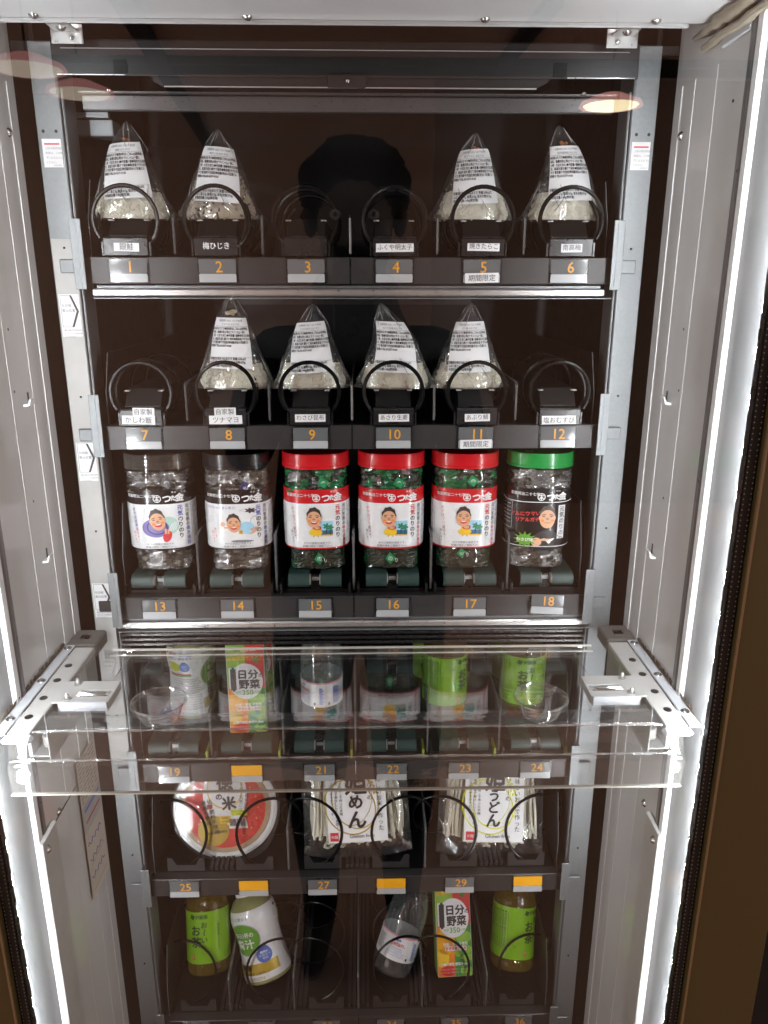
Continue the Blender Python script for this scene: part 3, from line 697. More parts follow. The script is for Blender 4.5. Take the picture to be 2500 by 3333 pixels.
def rice_ball(slot, nm, x, zb, lab, lean=0, rotz=0, lx=0, lz=0, lrot=0, H=.106, mixed=False, top='nori', seed=1, y=.040):
    t = thing('wrapped_rice_ball', lab, 'rice ball', (x, y, zb), (0, 0, rotz), 'rice balls in clear wrappers')
    key = mixed
    if key not in RICE: RICE[key] = rice_mesh(mixed, 11 if mixed else 12).build('rice', t, True)
    else: inst(RICE[key], t)
    def film(u, v, o=0):   # u: arc from the front middle, v height
        tt = min(max(v / H, 0), .995); w, d = sect(tt); th = u / ((w + d) * .5 + .004 + .006 * tt); th = max(-1.9, min(1.9, th)); 
        return (math.sin(th) * (w + o) + lean * LN(tt), -math.cos(th) * (d + o), v)
    if not mixed:   # seaweed sheet round the upper part
        b = MB(); vs = []; fs = []; seg = 28; Hs = [.030, .038, .048, .058, .067, .0745]
        for z in Hs:
            f = z / .0765; w = .0425 * (1 - f) ** .62 + .0022; d = .0215 * (1 - .55 * f) + .0012
            for k in range(seg):
                a = 2 * PI * k / seg; xx, yy = math.sin(a), -math.cos(a); q = (abs(xx) ** 3 + abs(yy) ** 3) ** (-1 / 3); zz = z + (.004 * N(k * .6, seed, 1) if z < .035 else .0012 * N(k, z * 99, seed))
                vs.append((xx * q * w + lean * LN(z / H), yy * q * d, zz))
        for j in range(len(Hs) - 1):
            for k in range(seg): fs.append((j * seg + k, j * seg + (k + 1) % seg, (j + 1) * seg + (k + 1) % seg, (j + 1) * seg + k))
        fs.append(tuple((len(Hs) - 1) * seg + k for k in range(seg))); b.add(vs, fs, 'nori'); b.build('seaweed_sheet', t, False)
    if top in ('filling', 'tuna'):
        b = MB(); random.seed(seed)
        for i in range(5):
            m = Matrix.Translation((lean * LN(.8) + random.uniform(-.004, .004), -.002 + random.uniform(-.003, .001), H * .79 + random.uniform(0, .003))) @ Matrix.Rotation(random.random() * 3, 4, 'Z') @ Matrix.Diagonal((.0042 if top == 'tuna' else .0022, .0025, .0030 if top == 'tuna' else .002, 1)); b.add([m @ v for v in ICO], ICOF, top)
        b.build('filling', t, True)
    # film bag
    b = MB(); vs = []; fs = []; seg = 44; L = 22
    for j in range(L + 1):
        tt = j / L * .997; w, d = sect(tt)
        for k in range(seg):
            a = 2 * PI * k / seg; cr = 1 + .05 * N(math.cos(a) * 3 + seed * 3, math.sin(a) * 3, tt * 6) + .035 * N(k * 2.3, j * 1.7, seed) + .045 * math.sin(a * 9 + seed + tt * 4) * (1 - tt * .6)
            ex = 1 + .13 * abs(math.sin(a)) ** 6 * max(0, 1 - tt * 4)
            vs.append((math.sin(a) * (w + .0008) * cr * ex + lean * LN(tt), -math.cos(a) * (d + .0008) * (cr if abs(a - PI) < 2.2 else min(cr, .985)), tt * H - .0005))
    for j in range(L):
        for k in range(seg): fs.append((j * seg + k, j * seg + (k + 1) % seg, (j + 1) * seg + (k + 1) % seg, (j + 1) * seg + k))
    fs.append(tuple(range(seg - 1, -1, -1))); b.add(vs, fs, 'film')
    b.build('film_wrapper', t, False)
    # pale hazy streaks painted as glints along the wrapper's creases
    b = MB(); random.seed(seed + 40)
    for i in range(11):
        a0 = random.uniform(-1.5, 1.5); ln = random.uniform(.010, .030); z0_ = random.choice((random.uniform(.004, .020), H * .97 - ln)); P = []
        for k in range(7):
            v = z0_ + ln * k / 6; tt = min(.99, v / H); w, d = sect(tt); th = a0 + .25 * (k / 6 - .5) * (1 if i % 2 else -1)
            P.append((math.sin(th) * (w + .0020) + lean * LN(tt), -math.cos(th) * (d + .0020), v))
        b.tube(P, [.0001 + .00035 * math.sin(PI * k / 6) for k in range(7)], 'crease_glint', 5)
    b.build('film_crease_glint', t, True)
    # paper label
    b = MB(); cr, sr = math.cos(lrot), math.sin(lrot); zc = H * .475 + lz
    def fn(u, v, o=0):
        uu = lx + u * cr - v * sr; vv = zc + u * sr + v * cr; return film(uu, vv, .0016 + o)
    hw, hh = .0262, .0300
    b.grid(-hw, hw, -hh, hh, 'paper', fn, 0, 16, 14)
    b.text('消費期限 2025. 7.23 午前0時', 0, hh - .0035, .0027, 'inkgrey', fn, .0004, w=.006); b.text(nm + ' おむすび', 0, hh - .0078, .0029, 'inkgrey', fn, .0004, w=.006)
    b.grid(-hw + .001, hw - .001, hh - .0103, hh - .0100, 'inkgrey', fn, .0004, 14, 1)
    for i, s_ in enumerate(LINES): b.text(s_, -hw + .0014, hh - .0128 - i * .0040, .0035, 'ink', fn, .0004, 'l', sx=.70, w=.024)
    b.grid(-hw + .001, hw - .001, -hh + .0133, -hh + .0136, 'inkgrey', fn, .0004, 14, 1)
    for i, s_ in enumerate(LIN2): b.text(s_, -hw + .0014, -hh + .0118 - i * .0040, .0035, 'ink', fn, .0004, 'l', sx=.70, w=.024)
    b.build('paper_label', t, True)
    return t
Z1, Z2 = ROW[0] + .0428, ROW[1] + .0428
rice_ball(1, '銀鮭', -.2560, Z1, 'plain rice ball in clear pointed wrapper above number plate 1', .001, R(12), -.004, .001, R(4), .106, seed=1, top='filling')
rice_ball(2, '梅ひじき', -.1520, Z1, 'brown mixed rice ball speckled with seaweed in a clear wrapper', .001, R(-3), .002, .001, R(-4), .098, mixed=True, seed=2)
rice_ball(5, '焼きたらこ', .1450, Z1, 'rice ball with seaweed and paper label above number plate 5', .002, R(6), -.003, .001, R(3), .096, seed=3, top='filling')
rice_ball(6, '紀州南高梅', .2540, Z1, 'tall-tipped rice ball in a clear wrapper above number plate 6', -.012, R(8), -.001, .001, R(2), .104, seed=4, top='filling')
rice_ball(8, 'ツナマヨ', -.1470, Z2, 'rice ball with pale tuna filling on top, above number plate 8', .001, R(-3), .001, .001, R(-1), .112, seed=5, top='tuna')
rice_ball(9, 'わさび昆布', -.0500, Z2, 'rice ball in a clear wrapper next to the tuna-topped one', .003, R(9), -.003, .001, R(3), .101, seed=6)
rice_ball(10, 'あさり生姜', .0540, Z2, 'rice ball whose wrapper tip leans aside, above number plate 10', -.018, R(-4), .002, .001, R(-2), .102, seed=7)
rice_ball(11, '炙り鯖', .1460, Z2, 'rice ball in a clear wrapper next to the empty spiral of plate 12', .002, R(4), -.003, .001, R(1), .102, seed=8)

# ------------------------------------------------------------------ wrap map for jars and bottles
class Wrap:
    def __init__(s, n=2.0, rf=lambda z: 1.0, m=720):
        s.rf = rf; pts = []; L = [0]
        for k in range(m + 1):
            t = PI * k / m; x, y = math.sin(t), -math.cos(t); q = (abs(x) ** n + abs(y) ** n) ** (-1.0 / n); pts.append((x * q, y * q))
        for a, c_ in zip(pts, pts[1:]): L.append(L[-1] + math.hypot(c_[0] - a[0], c_[1] - a[1]))
        s.p = pts; s.L = L; s.m = m
    def __call__(s, u, v, o=0):
        r = s.rf(v); a = abs(u) / s.rf(.06); lo, hi = 0, s.m
        a = min(a, s.L[-1] * .9999)
        while hi - lo > 1:
            mid = (lo + hi) // 2
            if s.L[mid] <= a: lo = mid
            else: hi = mid
        f = (a - s.L[lo]) / max(1e-9, s.L[hi] - s.L[lo]); x = s.p[lo][0] * (1 - f) + s.p[hi][0] * f; y = s.p[lo][1] * (1 - f) + s.p[hi][1] * f
        return ((x if u >= 0 else -x) * (r + o), y * (r + o), v)
def emblem(b, u, v, r, mat, fn, o):
    b.polar(u, v, r, mat, fn, o, 24, 1, r0=.80); b.grid(u - r * .1, u + r * .1, v - r * .75, v + r * .75, mat, fn, o, 1, 2); b.grid(u - r * .6, u + r * .6, v + r * .25, v + r * .45, mat, fn, o, 2, 1)
    for s in (-1, 1): b.add([fn(u, v + r * .25, o), fn(u + s * r * .6, v - r * .35, o), fn(u + s * r * .45, v - r * .48, o), fn(u, v - r * .02, o)], [(0, 1, 2, 3)], mat)
    b.grid(u - r * .35, u + r * .35, v - r * .45, v - r * .28, mat, fn, o, 2, 1)
def face(b, u, v, h, fn, o, smile=True, rot=0):
    """generic printed portrait"""
    c_, s_ = math.cos(rot), math.sin(rot); g = lambda x, y, oo=0: fn(u + x * c_ - y * s_, v + x * s_ + y * c_, oo)
    b.polar(0, .10 * h, lambda t: h * .49 * (1 + .05 * math.cos(9 * t)), 'hairp', g, o, 36, 3, sx=.74, sy=.98)
    b.polar(0, -.06 * h, lambda t: h * .47 * (1 - .07 * max(0, math.cos(t - PI / 2)) ** 3), 'skin', g, o + .0002, 28, 3, sx=.74, sy=.96)
    for s in (-1, 1):
        b.polar(s * .345 * h, -.02 * h, h * .06, 'skin', g, o + .0001, 10, 1, sx=.6, sy=1.4)
        b.polar(s * .165 * h, .13 * h, h * .10, 'hairp', g, o + .0004, 12, 1, sy=.22, rot=-s * .2); b.polar(s * .165 * h, .045 * h, h * .07, 'hairp', g, o + .0004, 12, 1, sy=.3)
        b.polar(s * .22 * h, -.15 * h, h * .07, 'carrot', g, o + .0003, 12, 1)
    b.polar(0, -.06 * h, h * .075, 'skind', g, o + .0003, 12, 1, sy=.7)
    b.polar(0, -.25 * h, h * .17, 'inkred' if smile else 'skind', g, o + .0004, 16, 1, sy=.55 if smile else .12)
    if smile: b.polar(0, -.21 * h, h * .13, 'inkwhite', g, o + .0005, 14, 1, sy=.26)
def jar(slot, x, lab, kind, rotz=0):
    t = thing('seaweed_jar', lab, 'jar', (x, .056, 1.1318), (0, 0, rotz), 'seaweed snack jars on the belts')
    prof = [(.0330, 0), (.0365, .0025), (.0375, .008), (.0375, .026), (.0385, .0285), (.0428, .0310), (.0432, .034), (.0432, .112), (.0425, .1150), (.0405, .1165), (.0405, .1190), (.0428, .1215), (.0430, .1275), (.0410, .1310), (.0410, .1330), (.0425, .1360), (.0420, .142)]
    def rf(z):
        for (r0, z0), (r1, z1) in zip(prof, prof[1:]):
            if z0 <= z <= z1: return r0 + (r1 - r0) * (z - z0) / (z1 - z0)
        return prof[-1][0]
    fn = Wrap(2.9, rf)
    MB().lathe(prof, 'jarpet', 64, n=2.9, capt=False).build('jar_body', t, True)
    lidm = {'surf': 'lidclear', 'fly': 'lidblack', 'hula': 'lidred', 'wasabi': 'lidgreen'}[kind]
    b = MB(); b.lathe([(.0432, .1385), (.0446, .1392), (.0446, .1420), (.0441, .1424), (.0441, .1560), (.0434, .1580), (.0405, .1580), (.0400, .1565), (.0010, .1565)], lidm, 64, n=2.6, capb=True, capt=False); lid = b.build('lid', t, True)
    b = MB()
    for k in range(60):
        a = 2 * PI * k / 60; 
        if abs(math.sin(a * 1)) > -1: p = Wrap(2.6, lambda z: .0441)
        break
    # contents: packets of foil / seaweed
    random.seed(slot)
    def crumple(a, z0, z1, amp, mats, n=5):
        b = MB(); seg = 56; L = 16; vs = []; fs = []
        for j in range(L + 1):
            for k in range(seg):
                q = 2 * PI * k / seg; xx, yy = math.sin(q), -math.cos(q); m = (abs(xx) ** n + abs(yy) ** n) ** (-1.0 / n); rr = a * (1 + random.uniform(-amp, amp * .4)); vs.append((xx * m * rr, yy * m * rr, z0 + (z1 - z0) * j / L + random.uniform(-.001, .001)))
        for j in range(L):
            for k in range(seg): fs.append((j * seg + k, j * seg + (k + 1) % seg, (j + 1) * seg + (k + 1) % seg, (j + 1) * seg + k))
        fs.append(tuple(L * seg + k for k in range(seg))); base = len(b.v)
        for f in fs: pass
        b.add(vs, fs, mats[0])
        for i in range(len(b.f)):
            if len(mats) > 1:
                c_ = vs[b.f[i][0]]; w = N(c_[0] * 60 + slot, c_[1] * 60, c_[2] * 60)
                b.m[i] = b.mi(mats[1]) if w > .02 else (b.mi(mats[2]) if len(mats) > 2 and w < -.30 else 0)
        return b
    if kind == 'hula':
        crumple(.0362, .003, .030, .04, ('norip', 'norip', 'greenfilm')).build('seaweed_packets', t); crumple(.0400, .108, .137, .07, ('norip', 'greenfilm', 'foil')).build('packet_tops', t)
    else:
        crumple(.0362, .003, .030, .06, ('foil', 'foild')).build('foil_packets', t); crumple(.0398, .108, .136, .10, ('foil', 'foild', 'foil')).build('packet_tops', t)
    # diamond stickers showing through
    sm_ = {'hula': 'sach', 'surf': 'sachk', 'fly': 'sachb', 'wasabi': None}[kind]
    if sm_:
        spots = [(.010, .1205, .0078, .3), (-.001 + .004 * (slot % 2), .0165, .0085, .1)] if kind == 'hula' else [(.014, .1215 if kind == 'surf' else .1155, .0085, .25)]
        if slot == 17: spots = [(.008, .1225, .0080, .2), (-.004, .0235, .0080, .15)]
        for u, v, s_, ro in spots:
            b = MB(); b.polar(u, v, s_, sm_, fn, -.0012, 4, 1, rot=ro); b.text('の', u, v, s_ * .9, 'inkwhite', fn, -.0008, w=.03); b.text('り', u + s_ * 1.1, v - s_ * .3, s_ * .8, 'inkwhite', fn, -.0008, w=.02); b.build('diamond_mark', t)
    b = MB(); b.polar(.021, .009, .0034, 'inkwhite', fn, -.0008, 4, 1, r0=.8, rot=.78); b.text('プラ', .021, .009, .0024, 'inkwhite', fn, -.0008); b.build('recycling_mark', t)
    # label
    b = MB(); z0, z1 = .0325, .1125; hu = .066; band = z1 - .0185; dark = kind == 'wasabi'
    bc = {'surf': 'lblack', 'fly': 'lblack', 'hula': 'lred', 'wasabi': 'lblack'}[kind]; bo = 'lblack' if dark else 'lwhite'
    b.grid(-hu, hu, z0, band, bo, fn, .0004, 60, 4); b.grid(-hu, hu, band, z1, bc, fn, .0004, 60, 2)
    e = .0007; b.grid(-hu, hu, z0 + (.0012 if dark else 0), z0 + (.0022 if dark else .0018), 'inkwhite' if dark else bc, fn, e, 60, 1)
    if dark: b.grid(-hu, hu, band - .0002, band + .0008, 'inkwhite', fn, e, 60, 1)
    ym = (band + z1) / 2
    b.text('創業明治二十七年', -.0395, ym + .0018, .0048, 'inkwhite', fn, e, 'l', w=.01)
    emblem(b, .0005, ym - .0018, .0050, 'inkwhite', fn, e)
    b.text('つ', .0125, ym - .0018, .0120, 'inkwhite', fn, e, w=.04, slant=.1); b.text('た', .0208, ym - .0015, .0080, 'inkwhite', fn, e, w=.05); b.text('金', .0285, ym - .0012, .0112, 'inkwhite', fn, e, w=.05); b.text('横 浜', .0215, ym + .0062, .0026, 'inkwhite', fn, e)
    if dark:
        b.grid(.0235, .0335, z0 + .012, band - .004, 'lwhite', fn, e, 3, 2); b.text('元気のりのり', .0285, band - .0085, .0078, 'ink', fn, e + .0003, vert=True, w=.012)
        b.text('リアルにウマいよ!', -.0175, band - .0155, .0066, 'inkred', fn, e, w=.04, rot=.06); b.text('リアルガチ!', -.0145, band - .0235, .0064, 'inkred', fn, e, w=.04, rot=.04)
        b.polar(.010, z0 + .006, .0190, 'lipd', fn, e, 28, 3, sx=1.0, sy=.95); b.polar(.013, z0 + .0105, .0085, 'lwhite', fn, e + .0001, 3, 2, sx=.6, rot=-1.57)
        face(b, .0095, band - .0200, .0285, fn, e + .0002, False)
        b.polar(-.003, z0 + .0080, .0060, 'skin', fn, e + .0008, 16, 2, sx=1.1); b.grid(-.002, .0110, z0 + .0098, z0 + .0128, 'skin', fn, e + .0009, 3, 1, lean=2)
        b.polar(-.0175, z0 + .0110, lambda q: .0135 if int(round(q * 36 / (2 * PI))) % 3 == 0 else .0085, 'ggreen', fn, e + .001, 36, 2, sx=1.15, sy=.85); b.text('わさび味', -.0175, z0 + .0110, .0054, 'inkwhite', fn, e + .0013, w=.03)
        b.grid(-.058, -.037, z0 + .024, band - .001, 'inkwhite', fn, e, 6, 1); b.grid(-.0575, -.0375, z0 + .0245, band - .0015, 'lblack', fn, e + .0001, 6, 2)
        for i in range(6): b.text('名称味付のり原材料名', -.0480, band - .005 - i * .005, .0018, 'inkwhite', fn, e + .0003)
    else:
        b.text('元気', .0278, band - .0055, .0072, 'inkblue' if kind != 'hula' else 'inkred', fn, e, vert=True, w=.035); b.text('のりのり', .0278, band - .0205, .0072, 'ink', fn, e, vert=True, w=.035)
        b.text('出川哲朗の', .0375, band - .0045, .0058, 'ink', fn, e, vert=True, w=.012); b.text('味付け海苔' if kind == 'hula' else '焼き海苔', .0375, band - .0347, .0054 if kind == 'hula' else .0062, 'inkred' if kind == 'hula' else 'inkblue', fn, e, vert=True, w=.015)
        if kind == 'fly': b.text('でがちゃんまん参上!', -.0200, band - .0048, .0042, 'inkblue', fn, e)
        else: b.text('ボクは波乗り!' if kind == 'surf' else 'ボクはフリフリ!', -.0310, band - .0070, .0050, 'inkblue' if kind == 'surf' else 'inkred', fn, e, vert=True, rot=.10)
        b.text('旨いよ!', -.0285, z0 + .0275, .0042, 'inkred' if kind != 'hula' else 'ink', fn, e, vert=True, rot=.12); b.text('旨いよ!', -.0325, z0 + .0235, .0042, 'inkred' if kind != 'hula' else 'ink', fn, e, vert=True, rot=.12)
        b.text('ボクの実家の海苔です。', .0010, z0 + .0082, .0034, 'ink', fn, e); b.text('老舗の味をご賞味下さい。', .0010, z0 + .0042, .0034, 'ink', fn, e)
        yc = z0 + .034
        if kind == 'surf':
            b.polar(-.0040, yc - .004, .0160, 'purple', fn, e, 30, 3, sx=1.05, sy=.8); b.polar(.0130, yc - .001, .0120, 'teal', fn, e - .0001, 24, 3)
            b.polar(-.002, yc - .003, .0125, 'sachb', fn, e + .0001, 26, 1, r0=.86, sx=1.05, sy=.8)
            for i in range(4): b.grid(.0105 + i * .003, .0118 + i * .003, yc - .010 + i * .001, yc + .002 + i * .002, 'inkwhite', fn, e + .0004, 1, 2, lean=.5)
            b.polar(.0100, yc - .0150, .0085, 'inkred', fn, e + .0003, 20, 2, sx=.62, rot=-.35); b.grid(.0070, .0095, yc - .012, yc - .005, 'skin', fn, e + .0005, 1, 2); b.grid(.0105, .0125, yc - .012, yc - .006, 'skin', fn, e + .0005, 1, 2)
            face(b, -.0010, yc + .0065, .0265, fn, e + .0006, True, .18)
        elif kind == 'fly':
            b.polar(.0115, yc - .0045, .0105, 'sky', fn, e, 22, 2, sx=1.0, sy=.78); b.polar(.0200, yc - .0085, .0060, 'skin', fn, e, 16, 1, sx=1.3, sy=.6, rot=.5); b.polar(-.0180, yc + .0005, .0032, 'skin', fn, e, 14, 1); b.grid(-.0165, -.009, yc - .005, yc - .003, 'skin', fn, e, 3, 1)
            b.polar(.0225, yc + .0020, .0075, 'inkgrey', fn, e - .0001, 22, 1, r0=.93, sx=.75, sy=1.2); b.grid(.0020, .0068, yc - .0125, yc - .0075, 'yellow', fn, e + .0007, 2, 1); b.text('で', .0045, yc - .0100, .0042, 'inkred', fn, e + .0009, w=.02)
            b.polar(.0060, z0 + .0115, .0145, 'inkgrey', fn, e, 24, 2, sy=.12); b.polar(.0180, band - .0090, lambda q: .0055 * (1 + .35 * math.cos(7 * q)), 'ink', fn, e, 28, 2, sx=1.15, sy=.55); b.polar(.0100, band - .0085, .0060, 'ink', fn, e, 3, 1, r0=.85, sx=1.1, sy=.5, rot=PI)
            face(b, -.0040, yc + .0015, .0235, fn, e + .0005, True, .06)
        else:
            b.grid(.0050, .0210, yc - .0145, yc - .0085, 'navy', fn, e, 3, 2); b.grid(.0050, .0210, yc - .0085, yc + .004, 'sky', fn, e, 3, 2); b.grid(.0050, .0210, yc - .0165, yc - .0145, 'yellow', fn, e, 3, 1)
            for cx_, cy_ in ((.0125, yc - .003), (.0175, yc - .005)):
                b.polar(cx_, cy_, lambda q: .0046 * (.45 + .55 * abs(math.cos(2.5 * q))), 'palm', fn, e + .0003, 30, 2); b.grid(cx_ - .0006, cx_ + .0006, cy_ - .010, cy_, 'hairp', fn, e + .0002, 1, 2)
            b.polar(-.0010, yc - .0055, .0048, 'skin', fn, e + .0004, 16, 2); b.polar(-.0010, yc - .0110, lambda q: .0088 * (1 + .06 * math.cos(14 * q)), 'yellow', fn, e + .0005, 42, 2, sx=.95, sy=.55); b.polar(.0010, yc - .0050, .0052, 'inkred', fn, e + .0006, 20, 1, r0=.65, sy=.6)
            b.grid(-.0045, -.0025, yc - .0175, yc - .014, 'skin', fn, e + .0004, 1, 1); b.grid(.0010, .0030, yc - .0175, yc - .014, 'skin', fn, e + .0004, 1, 1)
            face(b, -.0030, yc + .0085, .0250, fn, e + .0008, True)
        for sx_ in (-1, 1):
            b.grid(sx_ * .0445, sx_ * .060, z0 + .018, band - .003, 'inkgrey', fn, e, 6, 1); b.grid(sx_ * .0450, sx_ * .0595, z0 + .0185, band - .0035, 'lwhite', fn, e + .0001, 6, 1)
            for i in range(12): b.grid(sx_ * .0460, sx_ * (.0585 - .003 * (i % 3)), band - .0070 - i * .0031, band - .0058 - i * .0031, 'inkgrey', fn, e + .0003, 5, 1)
    b.build('wrap_label', t, True)
    return t
JL = [('clear-lidded seaweed jar whose label shows a man on a purple wave', 'surf'), ('black-lidded seaweed jar whose label shows a flying man and a black bird', 'fly'), ('red-lidded seaweed jar with hula label right beside the black-lidded jar', 'hula'), ('red-lidded seaweed jar with hula label between two other red-lidded jars', 'hula'), ('red-lidded seaweed jar with hula label right beside the green-lidded jar', 'hula'), ('green-lidded seaweed jar with black label and green burst', 'wasabi')]
JX = [-.2530, -.1520, -.0490, .0500, .1475, .2460]
for k in range(6): jar(13 + k, JX[k], JL[k][0], JL[k][1], R([4, 3, 2, -1, -2, -5][k]))

# ------------------------------------------------------------------ drinks
def tea_bottle(lab, loc, rot, face_rot=0):
    t = thing('tea_bottle', lab, 'bottle', loc, rot, 'green tea bottles')
    prof = [(.026, 0), (.0310, .002), (.0328, .006), (.0328, .016), (.0316, .019), (.0330, .022), (.0330, .098), (.0318, .1000), (.0322, .1025), (.0316, .106), (.0290, .116), (.0215, .126), (.0165, .131), (.0160, .137)]
    def rib(a, z): return .012 * math.cos(a * 22) if .1005 < z < .118 or .004 < z < .018 else 0
    MB().lathe(prof, 'tea', 88, jit=rib, n=2.25).build('bottle_body', t, True)
    MB().lathe([(.0192, .132), (.0192, .148), (.0180, .150)], 'teacap', 40).build('cap', t, True)
    b = MB(); fr = Wrap(2.25, lambda z: .0334); fn = lambda u, v, o=0: fr((u + face_rot + .105) % .21 - .105, v, o)
    fr_ = lambda u, v, o=0: fr(u, v, o)
    b.grid(-.1049, .1049, .0205, .0975, 'lime', fr_, 0, 72, 4); e = .0004
    def part(du):
        g = lambda u, v, o=0: fr(max(-.104, min(.104, u + du)), v, o)
        for q in range(4): b.polar(-.0110 + .0022 * math.cos(q * PI / 2 + .4), .0900 + .0022 * math.sin(q * PI / 2 + .4), .0019, 'teaink', g, e, 12, 1)
        b.text('伊藤園', -.0065, .0900, .0066, 'teaink', g, e, 'l', w=.015)
        b.text('お〜い', .0075, .0780, .0105, 'teaink', g, e, vert=True, w=.03); b.text('お茶', -.0055, .0700, .0165, 'teaink', g, e, vert=True, w=.04)
        b.polar(-.0115, .0300, .0034, 'inkred', g, e, 14, 1, sx=.7, sy=1.2); b.text('緑茶', -.0115, .0320, .0026, 'inkwhite', g, e + .0002, vert=True)
        b.text('国産茶葉100%', .0290, .0760, .0046, 'teaink', g, e, vert=True)
    part(face_rot); part(face_rot - .105 if face_rot > 0 else face_rot + .105)
    for i in range(9):
        u = face_rot - .044 - i * .0042
        if -.1 < u < .1: b.text('●品名緑茶飲料●原材料名緑茶国産', u, .0900, .0034, 'teaink', fr_, e, vert=True)
    b.grid(max(-.104, face_rot - .0400), max(-.103, face_rot - .0396), .030, .090, 'teaink', fr_, e, 1, 3)
    b.build('green_label', t, True)
    return t
def juice_bottle(lab, loc, rot, back=False):
    t = thing('green_juice_bottle', lab, 'bottle', loc, rot, 'white green-juice bottles')
    pr = [(.0300, 0), (.0345, .003), (.0355, .010), (.0352, .020), (.0330, .040), (.0318, .058), (.0322, .074), (.0345, .092), (.0348, .100), (.0325, .112), (.0260, .124), (.0180, .131), (.0170, .137)]
    def rf(z):
        for (r0, z0), (r1, z1) in zip(pr, pr[1:]):
            if z0 <= z <= z1: return r0 + (r1 - r0) * (z - z0) / (z1 - z0)
        return .017
    MB().lathe(pr, 'juice', 56).build('bottle_body', t, True)
    MB().lathe([(.0198, .132), (.0198, .150), (.0185, .152)], 'inkwhite', 40).build('cap', t, True)
    b = MB(); fr = Wrap(2.0, lambda z: rf(z) + .0004); e = .0005
    b.grid(-.103, .103, .008, .114, 'lwhite', fr, 0, 64, 22)
    def sh(d): return lambda u, v, o=0: fr(max(-.1, min(.1, u + d)), v, o)
    def art(d):
        g = sh(d)
        b.grid(-.030, .036, .018, .034, 'gband', g, e, 16, 4); b.text('無糖', -.012, .029, .0085, 'ink', g, e + .0003, w=.03); b.text('素材すっきり', .000, .0205, .0048, 'ink', g, e + .0003, w=.01); b.text('GREEN', .002, .0125, .0068, 'gband', g, e)
        b.polar(-.006, .072, .0255, 'greyw', g, e - .0001, 30, 4); b.polar(-.006, .072, .0240, 'ggreen', g, e, 30, 4); b.text('毎日1杯の', -.005, .079, .0088, 'inkwhite', g, e + .0004, w=.03, sx=.8); b.text('青汁', -.006, .0645, .0155, 'inkwhite', g, e + .0004, w=.035)
        b.polar(.0190, .044, lambda q: .0112 * (1 + .35 * max(0, math.cos(q - PI / 2)) ** 6), 'bluep', g, e + .0005, 28, 3); b.text('糖質&', .0190, .0485, .0042, 'inkwhite', g, e + .0008, w=.02); b.text('カロリー', .0190, .0440, .0042, 'inkwhite', g, e + .0008, w=.02); b.text('ゼロ', .0190, .0395, .0042, 'inkwhite', g, e + .0008, w=.02)
        b.text('おいしく飲める', -.010, .1045, .0055, 'inkgrey', g, e, w=.01)
    def backart(d):
        g = sh(d)
        b.polar(-.020, .1065, .0022, 'ink', g, e, 12, 1)
        b.text('HOT', -.0140, .1060, .0062, 'inkred', g, e, 'l', w=.04, slant=.2); b.text('COLD', .0035, .1060, .0062, 'bluep', g, e, 'l', w=.04, slant=.2); b.text('でも', .0020, .1055, .0034, 'ink', g, e, 'r'); b.text('美味しい無糖青汁', .0020, .1000, .0046, 'inkgrey', g, e, w=.01)
        b.polar(-.0060, .0860, .0100, 'yellowg', g, e, 20, 2, sx=1.1, sy=.75); b.polar(.0095, .0860, lambda q: .0072 * (1 + .35 * max(0, math.cos(q - PI / 2)) ** 6), 'bluep', g, e + .0002, 22, 2)
        for i in range(4): b.text('抹茶入りですっきり', -.0065, .0905 - i * .0030, .0021, 'ink', g, e + .0004)
        b.text('糖質&', .0095, .0885, .0026, 'inkwhite', g, e + .0004); b.text('カロリー', .0095, .0858, .0026, 'inkwhite', g, e + .0004); b.text('ゼロ', .0095, .0830, .0026, 'inkwhite', g, e + .0004)
        b.grid(-.016, .018, .0730, .0750, 'inkred', g, e, 8, 1); b.grid(-.016, .018, .0705, .0725, 'ggreen', g, e, 8, 1)
        for i in range(14): b.text('乳酸菌食物繊維たっぷり国産大麦若葉使用', .006 + .002 * (i % 3), .0665 - i * .0036, .0023, 'inkgrey', g, e)
        b.text('0800-123-1106', .006, .0135, .0040, 'inkgrey', g, e)
        for i in range(16): b.grid(.040, .050, .030 + i * .0018, .0308 + i * .0018 + .0004 * (i % 3), 'ink', g, e, 3, 1)
    art(.050 if back else -.012); backart(-.012 if back else .062)
    b.build('shrink_label', t, True)
    return t
